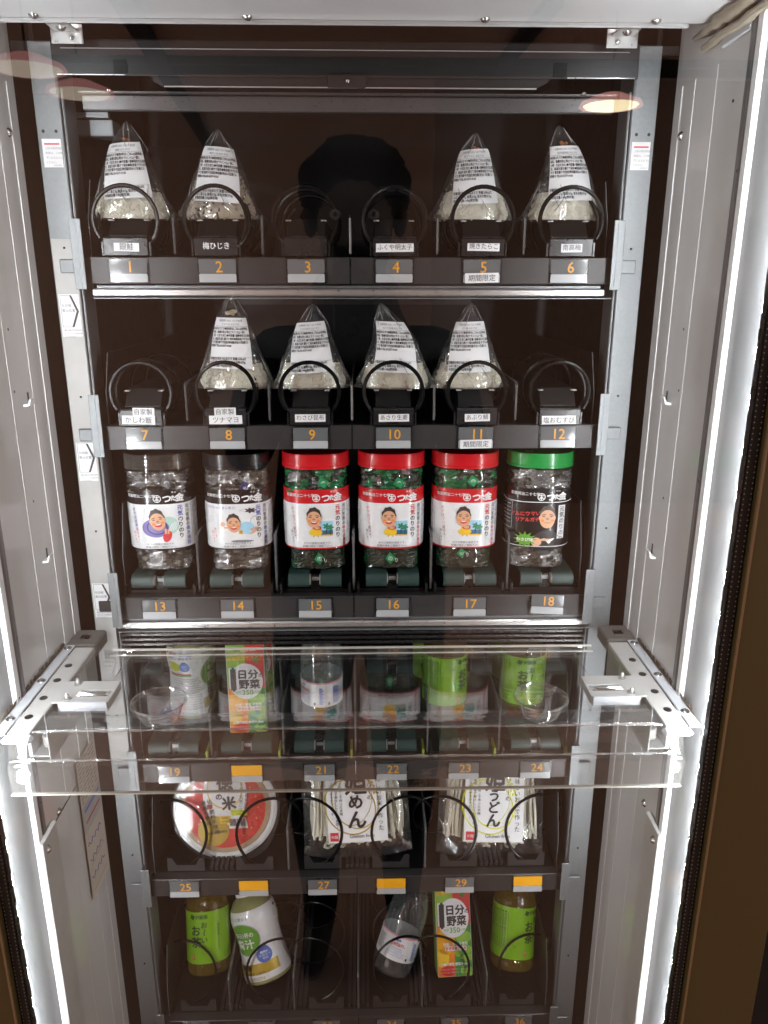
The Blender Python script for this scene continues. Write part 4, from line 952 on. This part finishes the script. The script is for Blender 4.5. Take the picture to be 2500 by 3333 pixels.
def water_bottle(lab, loc, rot, d=0):
    t = thing('water_bottle', lab, 'bottle', loc, rot, 'clear water bottles')
    pr = [(.018, 0), (.0270, .002), (.0305, .010), (.0308, .024), (.0300, .0270), (.0304, .030), (.0304, .066), (.0306, .070), (.0306, .092), (.0290, .108), (.0235, .128), (.0165, .142), (.0140, .148), (.0140, .152)]
    MB().lathe(pr, 'pet', 56).build('bottle_body', t, True)
    MB().lathe([(r * .95, z * .98 + .0015) for r, z in pr[:11]], 'water', 48).build('water', t, True)
    MB().lathe([(.0165, .150), (.0165, .163), (.0155, .165)], 'cap', 32).build('cap', t, True)
    b = MB(); fr = Wrap(2.0, lambda z: .0309); e = .0004; g = lambda u, v, o=0: fr(max(-.095, min(.095, u + d)), v, o)
    b.grid(-.0968, .0968, .028, .067, 'lwhite', fr, 0, 60, 3); b.grid(-.0968, .0968, .0645, .0672, 'pink', fr, .0002, 60, 1)
    b.add([g(-.0045, .0590, e), g(-.0020, .0630, e), g(0, .0605, e), g(.0018, .0628, e), g(.0045, .0590, e)], [(0, 1, 2, 3, 4)], 'bluep')
    b.text('evian.', 0, .0550, .0105, 'inkred', g, e, w=.015)
    for i, s_ in enumerate(('Live young', 'ナチュラル', 'ミネラルウォーター', 'フレンチアルプス')): b.text(s_, 0, .0480 - i * .0042, .0036, 'bluep', g, e)
    for u0, w_ in ((.026, .006), (.046, .013)):
        for i in range(9): b.grid(u0, u0 + w_ * (.75 + .25 * (i % 2)), .0590 - i * .0030, .0572 - i * .0030, 'bluep', g, e, 3, 1)
    for u0 in (.0190, .0400): b.polar(u0, .0335, .0016, 'ink', g, e, 10, 1, sy=1.5)
    for i in range(7): b.grid(-.036, -.022 - .002 * (i % 2), .0590 - i * .0034, .0574 - i * .0034, 'inkgrey', g, e, 3, 1)
    b.build('paper_label', t, True)
    return t
def carton(lab, loc, rot, hgt=.140):
    t = thing('vegetable_juice_carton', lab, 'carton', loc, rot, 'vegetable juice cartons')
    w, dp, H = .0262, .019, hgt
    b = MB(); b.box(-w, w, -dp, dp, .0008, H, 'foilw', bev=.0012); b.build('carton_body', t)
    b = MB(); fn = lambda u, v, o=0: (u, -dp - .0003 - o, v); e = .0003
    b.grid(-w + .0008, 0, H * .52, H - .001, 'leafl', fn, 0, 3, 3); b.grid(0, w - .0008, H * .52, H - .001, 'tomato', fn, 0, 3, 3); b.grid(-w + .0008, 0, .002, H * .52, 'carrot', fn, 0, 3, 3); b.grid(0, w - .0008, .002, H * .52, 'leafy', fn, 0, 3, 3)
    def clip(f):   # keep the pictures inside the front face
        return lambda u, v, o=0: f(max(-w + .001, min(w - .001, u)), max(.002, min(H - .001, v)), o)
    fc = clip(fn)
    b.polar(.0145, H * .80, .0095, 'inkred', fc, e, 20, 2); b.polar(.0145, H * .835, lambda q: .006 * (.35 + .65 * abs(math.cos(2.5 * q))), 'leafy', fc, e * 2, 30, 1); b.polar(.024, H * .93, .0060, 'inkred', fc, e, 18, 2)
    b.polar(-.013, H * .36, .0145, 'orangep', fc, e, 22, 2, sy=1.25); b.polar(-.019, H * .20, .011, 'yellow', fc, e, 20, 2, sy=1.2); b.polar(-.010, H * .07, .012, 'tomato', fc, e, 20, 2, sy=.6)
    for q in range(9): b.polar(.013 + .008 * math.cos(q * 2.4), H * .20 + .012 * math.sin(q * 1.7), .0055, 'broc' if q % 2 else 'leafl', fc, e + q * .00004, 14, 1)
    b.polar(.014, H * .40, .0120, 'leafl', fc, e, 20, 2, sy=.75); b.polar(.018, H * .06, .010, 'leafl', fc, e, 20, 2, sy=.7)
    b.polar(-.0005, H * .595, .0235, 'lwhite', fc, e * 2, 40, 4, sy=1.18)
    b.grid(-.0235, -.0135, H * .52, H * .75, 'lwhite', fc, e * 2, 1, 1)
    b.text('1', -.0175, H * .630, .0480, 'ink', fn, e * 3, w=.05, sx=.72); b.text('日分', .0035, H * .675, .0150, 'ink', fn, e * 3, w=.045); b.text('の', .0205, H * .660, .0075, 'ink', fn, e * 3, w=.03); b.text('野菜', .0045, H * .565, .0150, 'ink', fn, e * 3, w=.045)
    b.text('350', .0015, H * .475, .0105, 'ggreen', fn, e * 3, w=.02); b.text('野菜', -.0110, H * .475, .0036, 'ggreen', fn, e * 3); b.text('g分使用', .0145, H * .475, .0036, 'ggreen', fn, e * 3)
    for q in range(4): b.polar(-.0110 + .0024 * math.cos(q * PI / 2 + .4), H * .945 + .0024 * math.sin(q * PI / 2 + .4), .0021, 'leafy', fn, e * 3, 12, 1)
    b.text('ITO EN', .0050, H * .945, .0062, 'inkwhite', fn, e * 3, w=.02)
    b.text('野菜の', -.0185, H * .893, .0046, 'yellow', fn, e * 3, w=.02); b.text('栄養補給ドリンク', .0, H * .858, .0064, 'yellow', fn, e * 3, w=.035, rot=.10, sx=.98)
    b.text('砂糖・食塩 不使用', .0015, H * .335, .0052, 'inkwhite', fn, e * 3, w=.02, sx=.85); b.grid(-.014, .018, H * .268, H * .312, 'inkwhite', fn, e * 2.6, 1, 1); b.text('管理栄養士推奨', .002, H * .290, .0050, 'inkred', fn, e * 3.2, w=.02, sx=.9)
    b.text('30種の野菜 野菜汁100%', .0, H * .135, .0046, 'inkwhite', fn, e * 3, w=.03, sx=.88)
    for i in range(2): b.text('ビタミンC・カロテン・カルシウム', 0, H * (.085 - .03 * i), .0028, 'inkwhite', fn, e * 3)
    # right side panel and the printed foot
    fs_ = lambda u, v, o=0: (w + .0003 + o, u, v)
    b.grid(-dp + .001, dp - .001, .002, H - .001, 'leafy', fs_, 0, 1, 2); b.polar(0, H * .62, .013, 'lwhite', fs_, e, 20, 1, sx=.8, sy=1.2); b.text('野菜', 0, H * .62, .008, 'ink', fs_, e * 2)
    fl_ = lambda u, v, o=0: (-w - .0003 - o, -u, v); b.grid(-dp + .001, dp - .001, .002, H - .001, 'leafl', fl_, 0, 1, 2)
    b.grid(-w + .002, w - .002, -.0005, .0006, 'foilw', lambda u, v, o=0: (u, -dp + .02 + v, -.0001), 0, 1, 1)
    b.build('carton_print', t)
    return t
Z4 = ROW[3] + .0291
juice_bottle('white green-juice bottle turned to its small print, above number plate 19', (-.2430, .098, Z4), (0, 0, 0), True)
carton('upright vegetable juice carton seen through the clear lift plate', (-.1530, .048, Z4), (0, 0, R(3)))
carton('second vegetable juice carton standing behind the upright one', (-.1480, .105, Z4), (0, 0, R(1)))
water_bottle('upright clear water bottle above number plate 21', (-.0500, .080, Z4), (0, 0, 0), -.028)
tea_bottle('green tea bottle turned to its small print, above number plate 23', (.1330, .095, Z4), (0, 0, 0), .030)
tea_bottle('green tea bottle standing behind the one turned to its small print', (.1240, .170, Z4), (0, 0, R(-20)), .0)
tea_bottle('green tea bottle facing forward above number plate 24', (.2500, .095, Z4), (0, 0, R(-8)), .004)
tea_bottle('green tea bottle standing behind the forward-facing one', (.2440, .170, Z4), (0, 0, R(20)), .0)
Z6 = ROW[5] + .018
tea_bottle('leaning green tea bottle at the foot of the left upright', (-.2460, .070, Z6 + .012), (R(-24), R(1), R(10)), -.012).scale = (1.05, 1.05, 1.03)
juice_bottle('leaning white bottle with green circle and blue drop on its label', (-.1480, .070, Z6 - .004), (R(-26), R(-14), R(8))).scale = (1.10, 1.10, 1.02)
water_bottle('leaning clear water bottle tilted sideways in its spiral', (.0520, .066, Z6 + .006), (R(-24), R(18), R(-6)), -.006).scale = (1.08, 1.08, 1.0)
carton('leaning vegetable juice carton showing its whole front', (.1575, .060, Z6 + .004), (R(-25), R(0), R(3))).scale = (1.10, 1.0, 1.10)
tea_bottle('leaning amber tea bottle beside the right upright, label turned away', (.2540, .070, Z6 + .008), (R(-24), R(4), R(-4)), .026).scale = (1.06, 1.06, 1.04)

# ------------------------------------------------------------------ rice bowl and noodle packs
t = thing('rice_bowl_pack', 'round white rice bowl with red and white film lid', 'rice bowl', (-.2000, .044, ROW[4] - .002), (R(-14), 0, R(2)))
RB = .0790
def stand(o):  # turn a lathe about Z into one whose top faces -Y and whose rim rests at z=0
    o.matrix_local = Matrix.Translation((0, 0, RB)) @ Matrix.Rotation(R(90), 4, 'X'); return o
stand(MB().lathe([(.050, -.045), (.054, -.046), (.066, -.006), (.0680, -.0005), (.0700, .0012), (.0770, .0012), (.0790, -.0008), (.0786, -.003), (.0765, -.0022), (.0700, -.002)], 'bowl', 72, capt=False).build('bowl', t, True))
stand(MB().lathe([(.0715, .0016), (.0735, .0026), (.0752, .0016)], 'bowl', 72, capb=False, capt=False).build('rim_ridge', t, True))
b = MB(); fn = lambda u, v, o=0: (u, -.0014 - o, v + RB); e = .0003
b.polar(0, 0, .0685, 'brownrice', fn, 0, 60, 3)
b.polar(0, 0, .0610, 'tomato', fn, e, 60, 3)
b.polar(0, .022, lambda q: .0460, 'lwhite', fn, e * 2, 40, 3, sx=.72, sy=1.05); b.polar(-.018, -.034, .0235, 'gband', fn, e * 3, 36, 2); b.polar(.0, .030, .030, 'yellow', fn, e * 3, 36, 1, r0=.94, sx=.9)
b.text('徳', .000, .040, .026, 'ink', fn, e * 4, w=.04); b.text('の', -.009, .019, .011, 'ink', fn, e * 4, w=.04); b.text('米', .006, .0085, .022, 'ink', fn, e * 5, w=.045, rot=.1)
b.text('化学肥料不使用', -.0235, .012, .0078, 'ink', fn, e * 5, vert=True, rot=.22, w=.02); b.text('農薬不使用', -.0325, .010, .0078, 'ink', fn, e * 5, vert=True, rot=.22, w=.02); b.text('有機栽培米', .0340, .026, .0062, 'ink', fn, e * 5, vert=True, rot=-.1); b.text('こしひかり玄米ごはん', .0265, .050, .0062, 'ink', fn, e * 5, vert=True, rot=-.06)
b.grid(.010, .034, -.0110, -.0020, 'yellowg', fn, e * 5, 1, 1, lean=-.2); b.text('フィルムを1/4程度', .021, -.0045, .0028, 'ink', fn, e * 6); b.text('はがし', .021, -.0085, .0028, 'ink', fn, e * 6)
b.grid(-.008, .009, -.0225, -.0110, 'yellow', fn, e * 5, 1, 1, lean=-.1); b.text('500W', .0, -.0140, .0046, 'ink', fn, e * 6); b.text('1分30秒', .0, -.0192, .0042, 'ink', fn, e * 6)
b.grid(.006, .034, -.0310, -.0145, 'paper', fn, e * 4, 1, 1, lean=-.15); random.seed(9); u = .0075
while u < .031: w_ = random.choice((.0004, .0008, .0012)); b.grid(u, u + w_, -.0270, -.0155, 'ink', fn, e * 6, 1, 1, lean=-.15); u += w_ + random.choice((.0005, .0009))
b.text('4573512', .0195, -.0290, .0032, 'ink', fn, e * 6); b.text('有機栽培米使用', -.012, -.0360, .0042, 'ink', fn, e * 6, rot=.15); b.polar(-.0235, .004, .0050, 'inkred', fn, e * 5, 4, 1, rot=.78)
for q in range(7): a = -1.0 + q * .34; b.polar(.050 * math.cos(a), .050 * math.sin(a), .0012, 'yellow', fn, e * 5, 10, 1)
b.build('lid_print', t)
b = MB(); random.seed(2); vs = []; fs = []; seg = 48
for j, (rr, yy) in enumerate(((.001, -.0050), (.040, -.0052), (.070, -.0058), (.081, -.0040), (.083, .002), (.078, .012))):
    for k in range(seg):
        a = 2 * PI * k / seg; q = rr * (1 + (.02 * N(k * .5, j, 3) if j > 1 else 0) + (.10 * max(0, math.cos(a + .9)) ** 14 if j > 2 else 0)); vs.append((q * math.cos(a), yy + .0006 * N(k, j * 2, 1), RB + q * math.sin(a)))
for j in range(5):
    for k in range(seg): fs.append((j * seg + k, j * seg + (k + 1) % seg, (j + 1) * seg + (k + 1) % seg, (j + 1) * seg + k))
b.add(vs, fs, 'film'); b.build('film_cover', t, True)

def noodle_pack(lab, loc, rot, ring, words, seed):
    t = thing('noodle_pack', lab, 'noodle pack', loc, rot, 'rice noodle packs'); random.seed(seed)
    W, H, D = .083, .178, .016
    b = MB()
    for i in range(120):
        x = random.uniform(-.070, .070); y = random.uniform(-.010, .010); zb = .016 + abs(x) * .10 + random.uniform(0, .012); P = []
        bend = random.uniform(-.004, .004)
        for k in range(6): z = zb + (H - .04 - zb) * k / 5; P.append((x * (1 - .12 * k / 5) + bend * math.sin(k), y - .002 * math.sin(k * .9), z))
        b.tube(P, .0023, 'noodle', 6)
    for i in range(9):
        x = random.uniform(-.045, .045); a = random.uniform(0, 3); b.tube([(x + .008 * math.cos(a + k * .5), -.006 + random.uniform(-.004, .003), .016 + .004 * math.sin(a + k * .5)) for k in range(6)], .0021, 'noodle', 6)
    b.build('noodles', t, True)
    b = MB(); nu, nv = 22, 26
    for sd in (-1, 1):
        vs = []; fs = []
        for j in range(nv + 1):
            for i in range(nu + 1):
                u = -1 + 2 * i / nu; v = j / nv; th = D * (max(0, 1 - u ** 4)) ** .6 * (max(0, 1 - (2 * v - 1) ** 6)) ** .6
                cr = 1 + .22 * N(u * 3 + seed, v * 5, sd)
                dip = .010 * (1 - u * u) * max(0, 1 - v * 5)
                vs.append((u * W * (1 - .03 * math.sin(v * PI)), sd * (th * cr + .0004), v * H - dip))
        for j in range(nv):
            for i in range(nu): a = j * (nu + 1) + i; fs.append((a, a + 1, a + nu + 2, a + nu + 1))
        b.add(vs, fs, 'filmp')
    b.build('clear_bag', t, True)
    b = MB()  # pale streaks drawn as glints on the creased bag
    for i in range(16):
        x = random.choice((-1, 1)) * random.uniform(.052, .078); z = random.uniform(.012, .120); ln = random.uniform(.008, .028); an = random.uniform(-.7, .7)
        b.tube([(x + ln * math.sin(an) * (k / 5 - .5), -D * (max(0, 1 - (x / W) ** 4)) ** .6 * 1.12 - .001 - .0008 * math.sin(k), z + ln * math.cos(an) * k / 5) for k in range(6)], [.0001 + .0004 * math.sin(PI * k / 5) for k in range(6)], 'crease_glint', 5)
    b.build('bag_crease_glint', t, True)
    b = MB(); e = .0004
    fn = lambda u, v, o=0: (u + .002, -D * 1.16 + 40 * (u * u) * .012 - o, v)
    b.grid(-.0450, .0450, .024, .160, 'paper', fn, 0, 12, 4)
    b.polar(-.002, .088, .0370, ring, fn, e, 40, 1, r0=.965, sx=.95, sy=1.2, rot=.25); b.polar(-.004, .090, .0330, ring, fn, e, 40, 1, r0=.97, sx=.85, sy=1.25, rot=-.2)
    b.polar(-.010, .078, lambda q: .0400, ring, fn, e, 40, 1, r0=.955, sx=.95, sy=1.1, rot=.5)
    for q in range(9):
        zz = .142 - q * .0055; uu = .012 + q * .0022
        for s in (-1, 1): b.polar(uu + s * .0022, zz, .0028, ring, fn, e, 10, 1, sx=.5, rot=s * .6 + .4)
    for i, (ch, v, h) in enumerate(words): b.text(ch, -.001 + .001 * (i % 2), v, h, 'ink', fn, e * 3, w=.035)
    b.text('美味しいお米で作った', .0340, .1270, .0088, 'ink', fn, e * 3, vert=True, rot=.02); b.text('グルテンフリーの', .0205, .1560, .0088, 'ink', fn, e * 3, vert=True)
    for i, s_ in enumerate(('山形県産「つや姫」で作った米麺', '添加物不使用、茹で伸びしにくい新食感!', 'つけ麺、パスタやサラダでどうぞ。')): b.text(s_, -.0235 - i * .0068, .1400, .0049, 'ink', fn, e * 3, vert=True, w=.006)
    b.text('Gluten free', .0060, .0340, .0078, 'ink', fn, e * 3, sx=1.05); b.grid(-.0420, -.0295, .0270, .0400, 'inkred', fn, e * 2, 1, 1); b.text('米麺', -.0357, .0335, .0054, 'inkwhite', fn, e * 3)
    b.build('paper_label', t, True)
    return t
noodle_pack('clear bag of rice noodles with gold-ringed white label, above number plate 27', (.0020, .046, ROW[4] + .005), (R(-15), R(-3), 0), 'gband', [('つや', .150, .024), ('姫', .1130, .034), ('め', .0860, .024), ('ん', .0590, .030)], 4)
noodle_pack('clear bag of rice noodles with green-ringed white label, above number plate 29', (.2040, .046, ROW[4] + .001), (R(-15), R(2), 0), 'yellowg', [('つや', .152, .022), ('姫', .1180, .032), ('う', .0960, .020), ('ど', .0780, .020), ('ん', .0580, .023)], 8)

# ------------------------------------------------------------------ clear lift platform
L = thing('lift_platform', 'clear acrylic lift platform on white side rails across the cabinet', 'lift platform', (0, 0, 0))
ZP = 1.0585; Y0, Y1 = -.060, -.2400
b = MB(); b.box(-.3215, .3215, Y1 + .028, Y0, ZP - .003, ZP, 'acry'); b.build('clear_plate', L)
# rounded front bend and skirt
P = []; rb = .006
for i in range(7): a = R(80 * i / 6); P.append((Y1 + rb - rb * math.sin(a), ZP - rb + rb * math.cos(a)))
P += [(Y1 - .001, ZP - .012), (Y1 - .0025, ZP - .021), (Y1 - .0035, ZP - .0285), (Y1 - .0050, ZP - .0315), (Y1 - .0080, ZP - .0335), (Y1 - .0095, ZP - .0365)]
P += [(Y1 - .0100 + .0002 * i, ZP - .0400 - .0042 * i) for i in range(0, 8)]
P = [(Y1 + .0285, ZP), (Y1 + .015, ZP + .0002)] + P
b = MB(); nx = 80; vs = []; fs = []
for i in range(nx + 1):
    x = -.352 + .700 * i / nx
    for j, (y, z) in enumerate(P): vs.append((x, y + .0009 * N(x * 22, z * 70, 1), z + (.0007 * N(x * 30, y * 50, 4) if 0 < j < 14 else 0)))
m = len(P)
for i in range(nx):
    for j in range(m - 1): fs.append((i * m + j, (i + 1) * m + j, (i + 1) * m + j + 1, i * m + j + 1))
b.add(vs, fs, 'acryf'); 
b.add([(v[0], v[1] + .0028, v[2] - .0004) for v in vs], [tuple(reversed(f)) for f in fs], 'acryf')
sk = b.build('clear_skirt', L, True)
fold_highlight = clear('painted_fold_highlight', (.9, .9, .9), f0=.22, rough=.10, haze=.22, hazec=(.85, .87, .88), pw_=2.5, bump=1.0, bscale=110)  # whitish tubes painted as highlight lines along the skirt's two bends
for yy, zz in ((Y1 + .0016, ZP - .0016), (Y1 - .0052, ZP - .0318)):
    MB().tube([(-.350 + .7 * i / 120, yy + .0006 * N(i * .7, zz * 90, 3), zz + .0007 * N(i * .5, 8, zz * 50)) for i in range(120)], [.0011 + .0007 * max(-1, min(1, 2 * N(i * .9, zz * 100, 1))) for i in range(120)], fold_highlight, 8).build('skirt_highlight', sk, True)
yb, zb = P[-1]
bx('skirt_edge', sk, -.352, .348, yb - .0004, yb + .0030, zb - .0014, zb + .0002, 'acryedge')
b = MB(); b.box(-.300, .300, Y0 - .002, Y0 + .001, ZP - .0005, ZP + .0012, 'acryedge'); b.build('back_edge', L)
MB().box(-.300, .300, Y0 - .016, Y0 - .0141, ZP + .0002, ZP + .0020, 'acry').build('back_rib', L)
bx('rib_edge', L, -.298, .298, Y0 - .0172, Y0 - .0162, ZP + .0002, ZP + .0011, 'acryedge')
for s in (-1, 1):
    MB().tube([(s * .2735, Y0 - .018, ZP + .0006), (s * .2735, Y1 + .045, ZP + .0006), (s * .2790, Y1 + .030, ZP + .0006), (s * .2960, Y1 + .024, ZP - .0004)], .0016, 'acry', 8).build('plate_bead', L, True)
    # rails
    b = MB(); b.box(s * .3235, s * .3460, -.250, Y0, ZP + .001, ZP + .004, 'dusty', bev=.0006); b.box(s * .3222, s * .3236, -.215, Y0, ZP - .055, ZP + .0040, 'dusty', bev=.0005); b.box(s * .318, s * .349, -.262, -.2502, ZP - .003, ZP + .0036, 'whitetrim', bev=.003)
    rail = b.build('side_rail', L)
    st = MB(); st.box(s * .3464, s * .3585, -.255, Y0 + .002, ZP + .0042, ZP + .0066, 'whitetrim', bev=.0008); strip = st.build('rail_cap', L)
    for y in (-.067, -.148, -.227):
        inst(scr, strip, (s * .352, y, ZP + .0067), (R(180), 0, 0), (.95, .95, .6))
    for y in (-.108, -.143, -.182, -.220):
        MB().lathe([(.0043, 0), (.0043, .0006)], 'blackp', 20, (s * .3365, y, ZP + .0041)).build('rail_hole', rail)
    arm = MB(); arm.prism([(s * .3235, -.1945), (s * .2640, -.1945), (s * .2640, -.1835), (s * .2985, -.1835), (s * .2985, -.1690), (s * .2640, -.1690), (s * .2640, -.1500), (s * .3235, -.1500)], 'z', ZP + .0044, ZP + .0066, 'dusty')
    arm.box(s * .264, s * .316, -.1962, -.1946, ZP - .004, ZP + .0064, 'whitetrim'); arm.box(s * .2622, s * .2639, -.1945, -.1500, ZP - .003, ZP + .0064, 'dusty'); ao = arm.build('latch_arm', L)
    MB().tube([(s * .3000, -.1800, ZP + .0058), (s * .2720, -.1800, ZP + .0058), (s * .2695, -.1775, ZP + .0058), (s * .2720, -.1750, ZP + .0058), (s * .3000, -.1750, ZP + .0058)], .0021, 'chrome', 10).build('latch_pin', ao, True)
    for y in (-.1560, -.1890): MB().lathe([(.0042, .0066), (.0042, .0076), (.0021, .0078), (.0021, .0120), (.0012, .0135)], 'alu', 16, (s * .3080, y, ZP)).build('peg', ao, True)
    # side carriage below the rail
    c_ = MB(); c_.box(s * .330, s * .352, -.200, -.075, ZP - .058, ZP - .0560, 'greyw', bev=.0006); c_.box(s * .3480, s * .3520, -.200, -.075, ZP - .0555, ZP - .010, 'greyw'); c_.build('carriage', L)
    MB().lathe([(.005, 0), (.0062, .001), (.0062, .013), (.005, .014)], 'hub', 18, (s * .338, -.180, ZP - .056)).build('carriage_knob', L, True)
    inst(scr, L, (s * .3478, -.150, ZP - .03), (0, R(90 * s), 0)); inst(scr, L, (s * .3478, -.115, ZP - .03), (0, R(90 * s), 0))
    # pressed round cup
    MB().lathe([(.0305, .0010), (.0300, .0028), (.0285, .0030), (.0272, .0012), (.0262, -.0010), (.0225, -.0130), (.0205, -.0180), (.0170, -.0205), (.0010, -.0208)], 'cupm', 48, (s * .2090 - .001, -.1880, ZP + .0005), capb=False, capt=True).build('round_cup', L, True)

# ------------------------------------------------------------------ the photographer and the phone (mirrored in the glass)
def person():
    t = thing('person', 'person in dark clothes holding up a phone, mirrored as a dark shape in the glass', 'person', (0, -1.10, 0))
    J = dict(pel=(0, 0, .92, .185, .115), bel=(0, .0, 1.05, .185, .115), che=(0, 0, 1.25, .180, .115), neckb=(0, .0, 1.42, .075, .065), neck=(0, .01, 1.49, .052, .052), head1=(0, .02, 1.555, .068, .080), head2=(0, .015, 1.62, .078, .092), head3=(0, .01, 1.68, .060, .075))
    E_ = [('pel', 'bel'), ('bel', 'che'), ('che', 'neckb'), ('neckb', 'neck'), ('neck', 'head1'), ('head1', 'head2'), ('head2', 'head3')]
    for s, q in ((-1, 'l'), (1, 'r')):
        J.update({'sh' + q: (s * .165, -.01, 1.385, .062, .062), 'el' + q: (s * .215, .03, 1.16, .046, .046), 'fo' + q: (s * .14, .10, 1.30, .036, .036), 'wr' + q: (s * .065, .125, 1.42, .027, .024), 'ha' + q: (s * .050, .135, 1.46, .024, .016),
                  'hp' + q: (s * .100, 0, .84, .105, .095), 'kn' + q: (s * .100, .02, .49, .088, .080), 'ca' + q: (s * .100, .0, .33, .066, .062), 'an' + q: (s * .095, -.01, .10, .040, .044), 'ft' + q: (s * .100, .03, .045, .042, .036), 'to' + q: (s * .112, .14, .035, .040, .026)})
        E_ += [('che', 'sh' + q), ('sh' + q, 'el' + q), ('el' + q, 'fo' + q), ('fo' + q, 'wr' + q), ('wr' + q, 'ha' + q), ('pel', 'hp' + q), ('hp' + q, 'kn' + q), ('kn' + q, 'ca' + q), ('ca' + q, 'an' + q), ('an' + q, 'ft' + q), ('ft' + q, 'to' + q)]
        for i, (dx, dz) in enumerate(((.020, .030), (.012, .042), (.004, .040), (-.004, .032))):
            a, c_ = 'f%d%s' % (i, q), 'g%d%s' % (i, q); J[a] = (s * (.050 + dx), .140, 1.46 + dz, .0085, .0085); J[c_] = (s * (.050 + dx - .022), .152, 1.465 + dz, .0078, .0078); E_ += [('ha' + q, a), (a, c_)]
        J['th' + q] = (s * .030, .125, 1.448, .0100, .0100); J['tt' + q] = (s * .018, .118, 1.475, .0085, .0085); E_ += [('ha' + q, 'th' + q), ('th' + q, 'tt' + q)]
    keys = list(J); me = bpy.data.meshes.new('body'); me.from_pydata([J[k][:3] for k in keys], [(keys.index(a), keys.index(c_)) for a, c_ in E_], [])
    o = bpy.data.objects.new('body', me); col.objects.link(o)
    o.modifiers.new('skin', 'SKIN'); sub = o.modifiers.new('sub', 'SUBSURF'); sub.levels = 2; sub.render_levels = 2
    if not me.skin_vertices:
        bpy.context.view_layer.objects.active = o
        me.attributes.new('x', 'FLOAT', 'POINT')
        bpy.ops.object.modifier_remove if False else None
    if me.skin_vertices:
        for i, k in enumerate(keys):
            sv = me.skin_vertices[0].data[i]; sv.radius = J[k][3:5]; sv.use_root = (k == 'pel')
    dg = bpy.context.evaluated_depsgraph_get(); dg.update()
    m2 = bpy.data.meshes.new_from_object(o.evaluated_get(dg)); bpy.data.objects.remove(o)
    for mm in ('cloth', 'cloth2', 'skinr', 'shoe'): m2.materials.append(M[mm])
    for p in m2.polygons:
        c_ = p.center; p.use_smooth = True
        p.material_index = 2 if c_.z > 1.50 or (c_.y > .115 and c_.z > 1.40) else (0 if c_.z > .93 else (1 if c_.z > .085 else 3))
    ob = bpy.data.objects.new('body', m2); col.objects.link(ob); ob.parent = t
    # hair
    b = MB(); vs = []; fs = []; nu, nv = 36, 20
    for j in range(nv + 1):
        for i in range(nu):
            th = PI * j / nv; ph = 2 * PI * i / nu; d = Vector((math.sin(th) * math.cos(ph), math.sin(th) * math.sin(ph), math.cos(th))); r_ = 1 + .12 * N(d.x * 6, d.y * 6, d.z * 6) + .13 * N(d.x * 14, d.y * 14, d.z * 14)
            vs.append((d.x * .100 * r_, -.022 + d.y * .104 * r_, 1.655 + d.z * .088 * r_))
    for j in range(nv):
        for i in range(nu): fs.append((j * nu + i, j * nu + (i + 1) % nu, (j + 1) * nu + (i + 1) % nu, (j + 1) * nu + i))
    b.add(vs, fs, 'hair'); b.build('hair', t, True)
    b = MB()
    for s in (-1, 1):
        b.lathe([(.001, -.009), (.008, -.005), (.010, 0), (.008, .005), (.001, .009)], 'inkwhite', 12, (s * .032, .098, 1.605)); b.lathe([(.001, -.004), (.004, 0), (.001, .004)], 'ink', 10, (s * .032, .107, 1.605))
        b.lathe([(.001, -.028), (.010, -.018), (.013, .0), (.014, .014), (.001, .028)], 'skinr', 10, (s * .080, .005, 1.600))
    b.prism([(-.012, 1.565), (.012, 1.565), (.004, 1.605), (-.004, 1.605)], 'y', .090, .118, 'skinr'); b.box(-.022, .022, .092, .1005, 1.538, 1.546, 'skind', bev=.003)
    b.build('face', t, True)
person()
ph = thing('phone', 'dark phone held up by the person, lens towards the machine', 'phone', (0, -.9460, 1.4880))
MB().box(-.036, .036, -.0045, .0035, -.078, .070, 'blackp', bev=.003).build('phone_body', ph)
for x, z in ((.017, .012), (.017, -.008)): MB().tube([(x, .0034, z + (.035)), (x, .0058, z + .035)], .008, 'blackp', 18).build('phone_lens', ph, True)
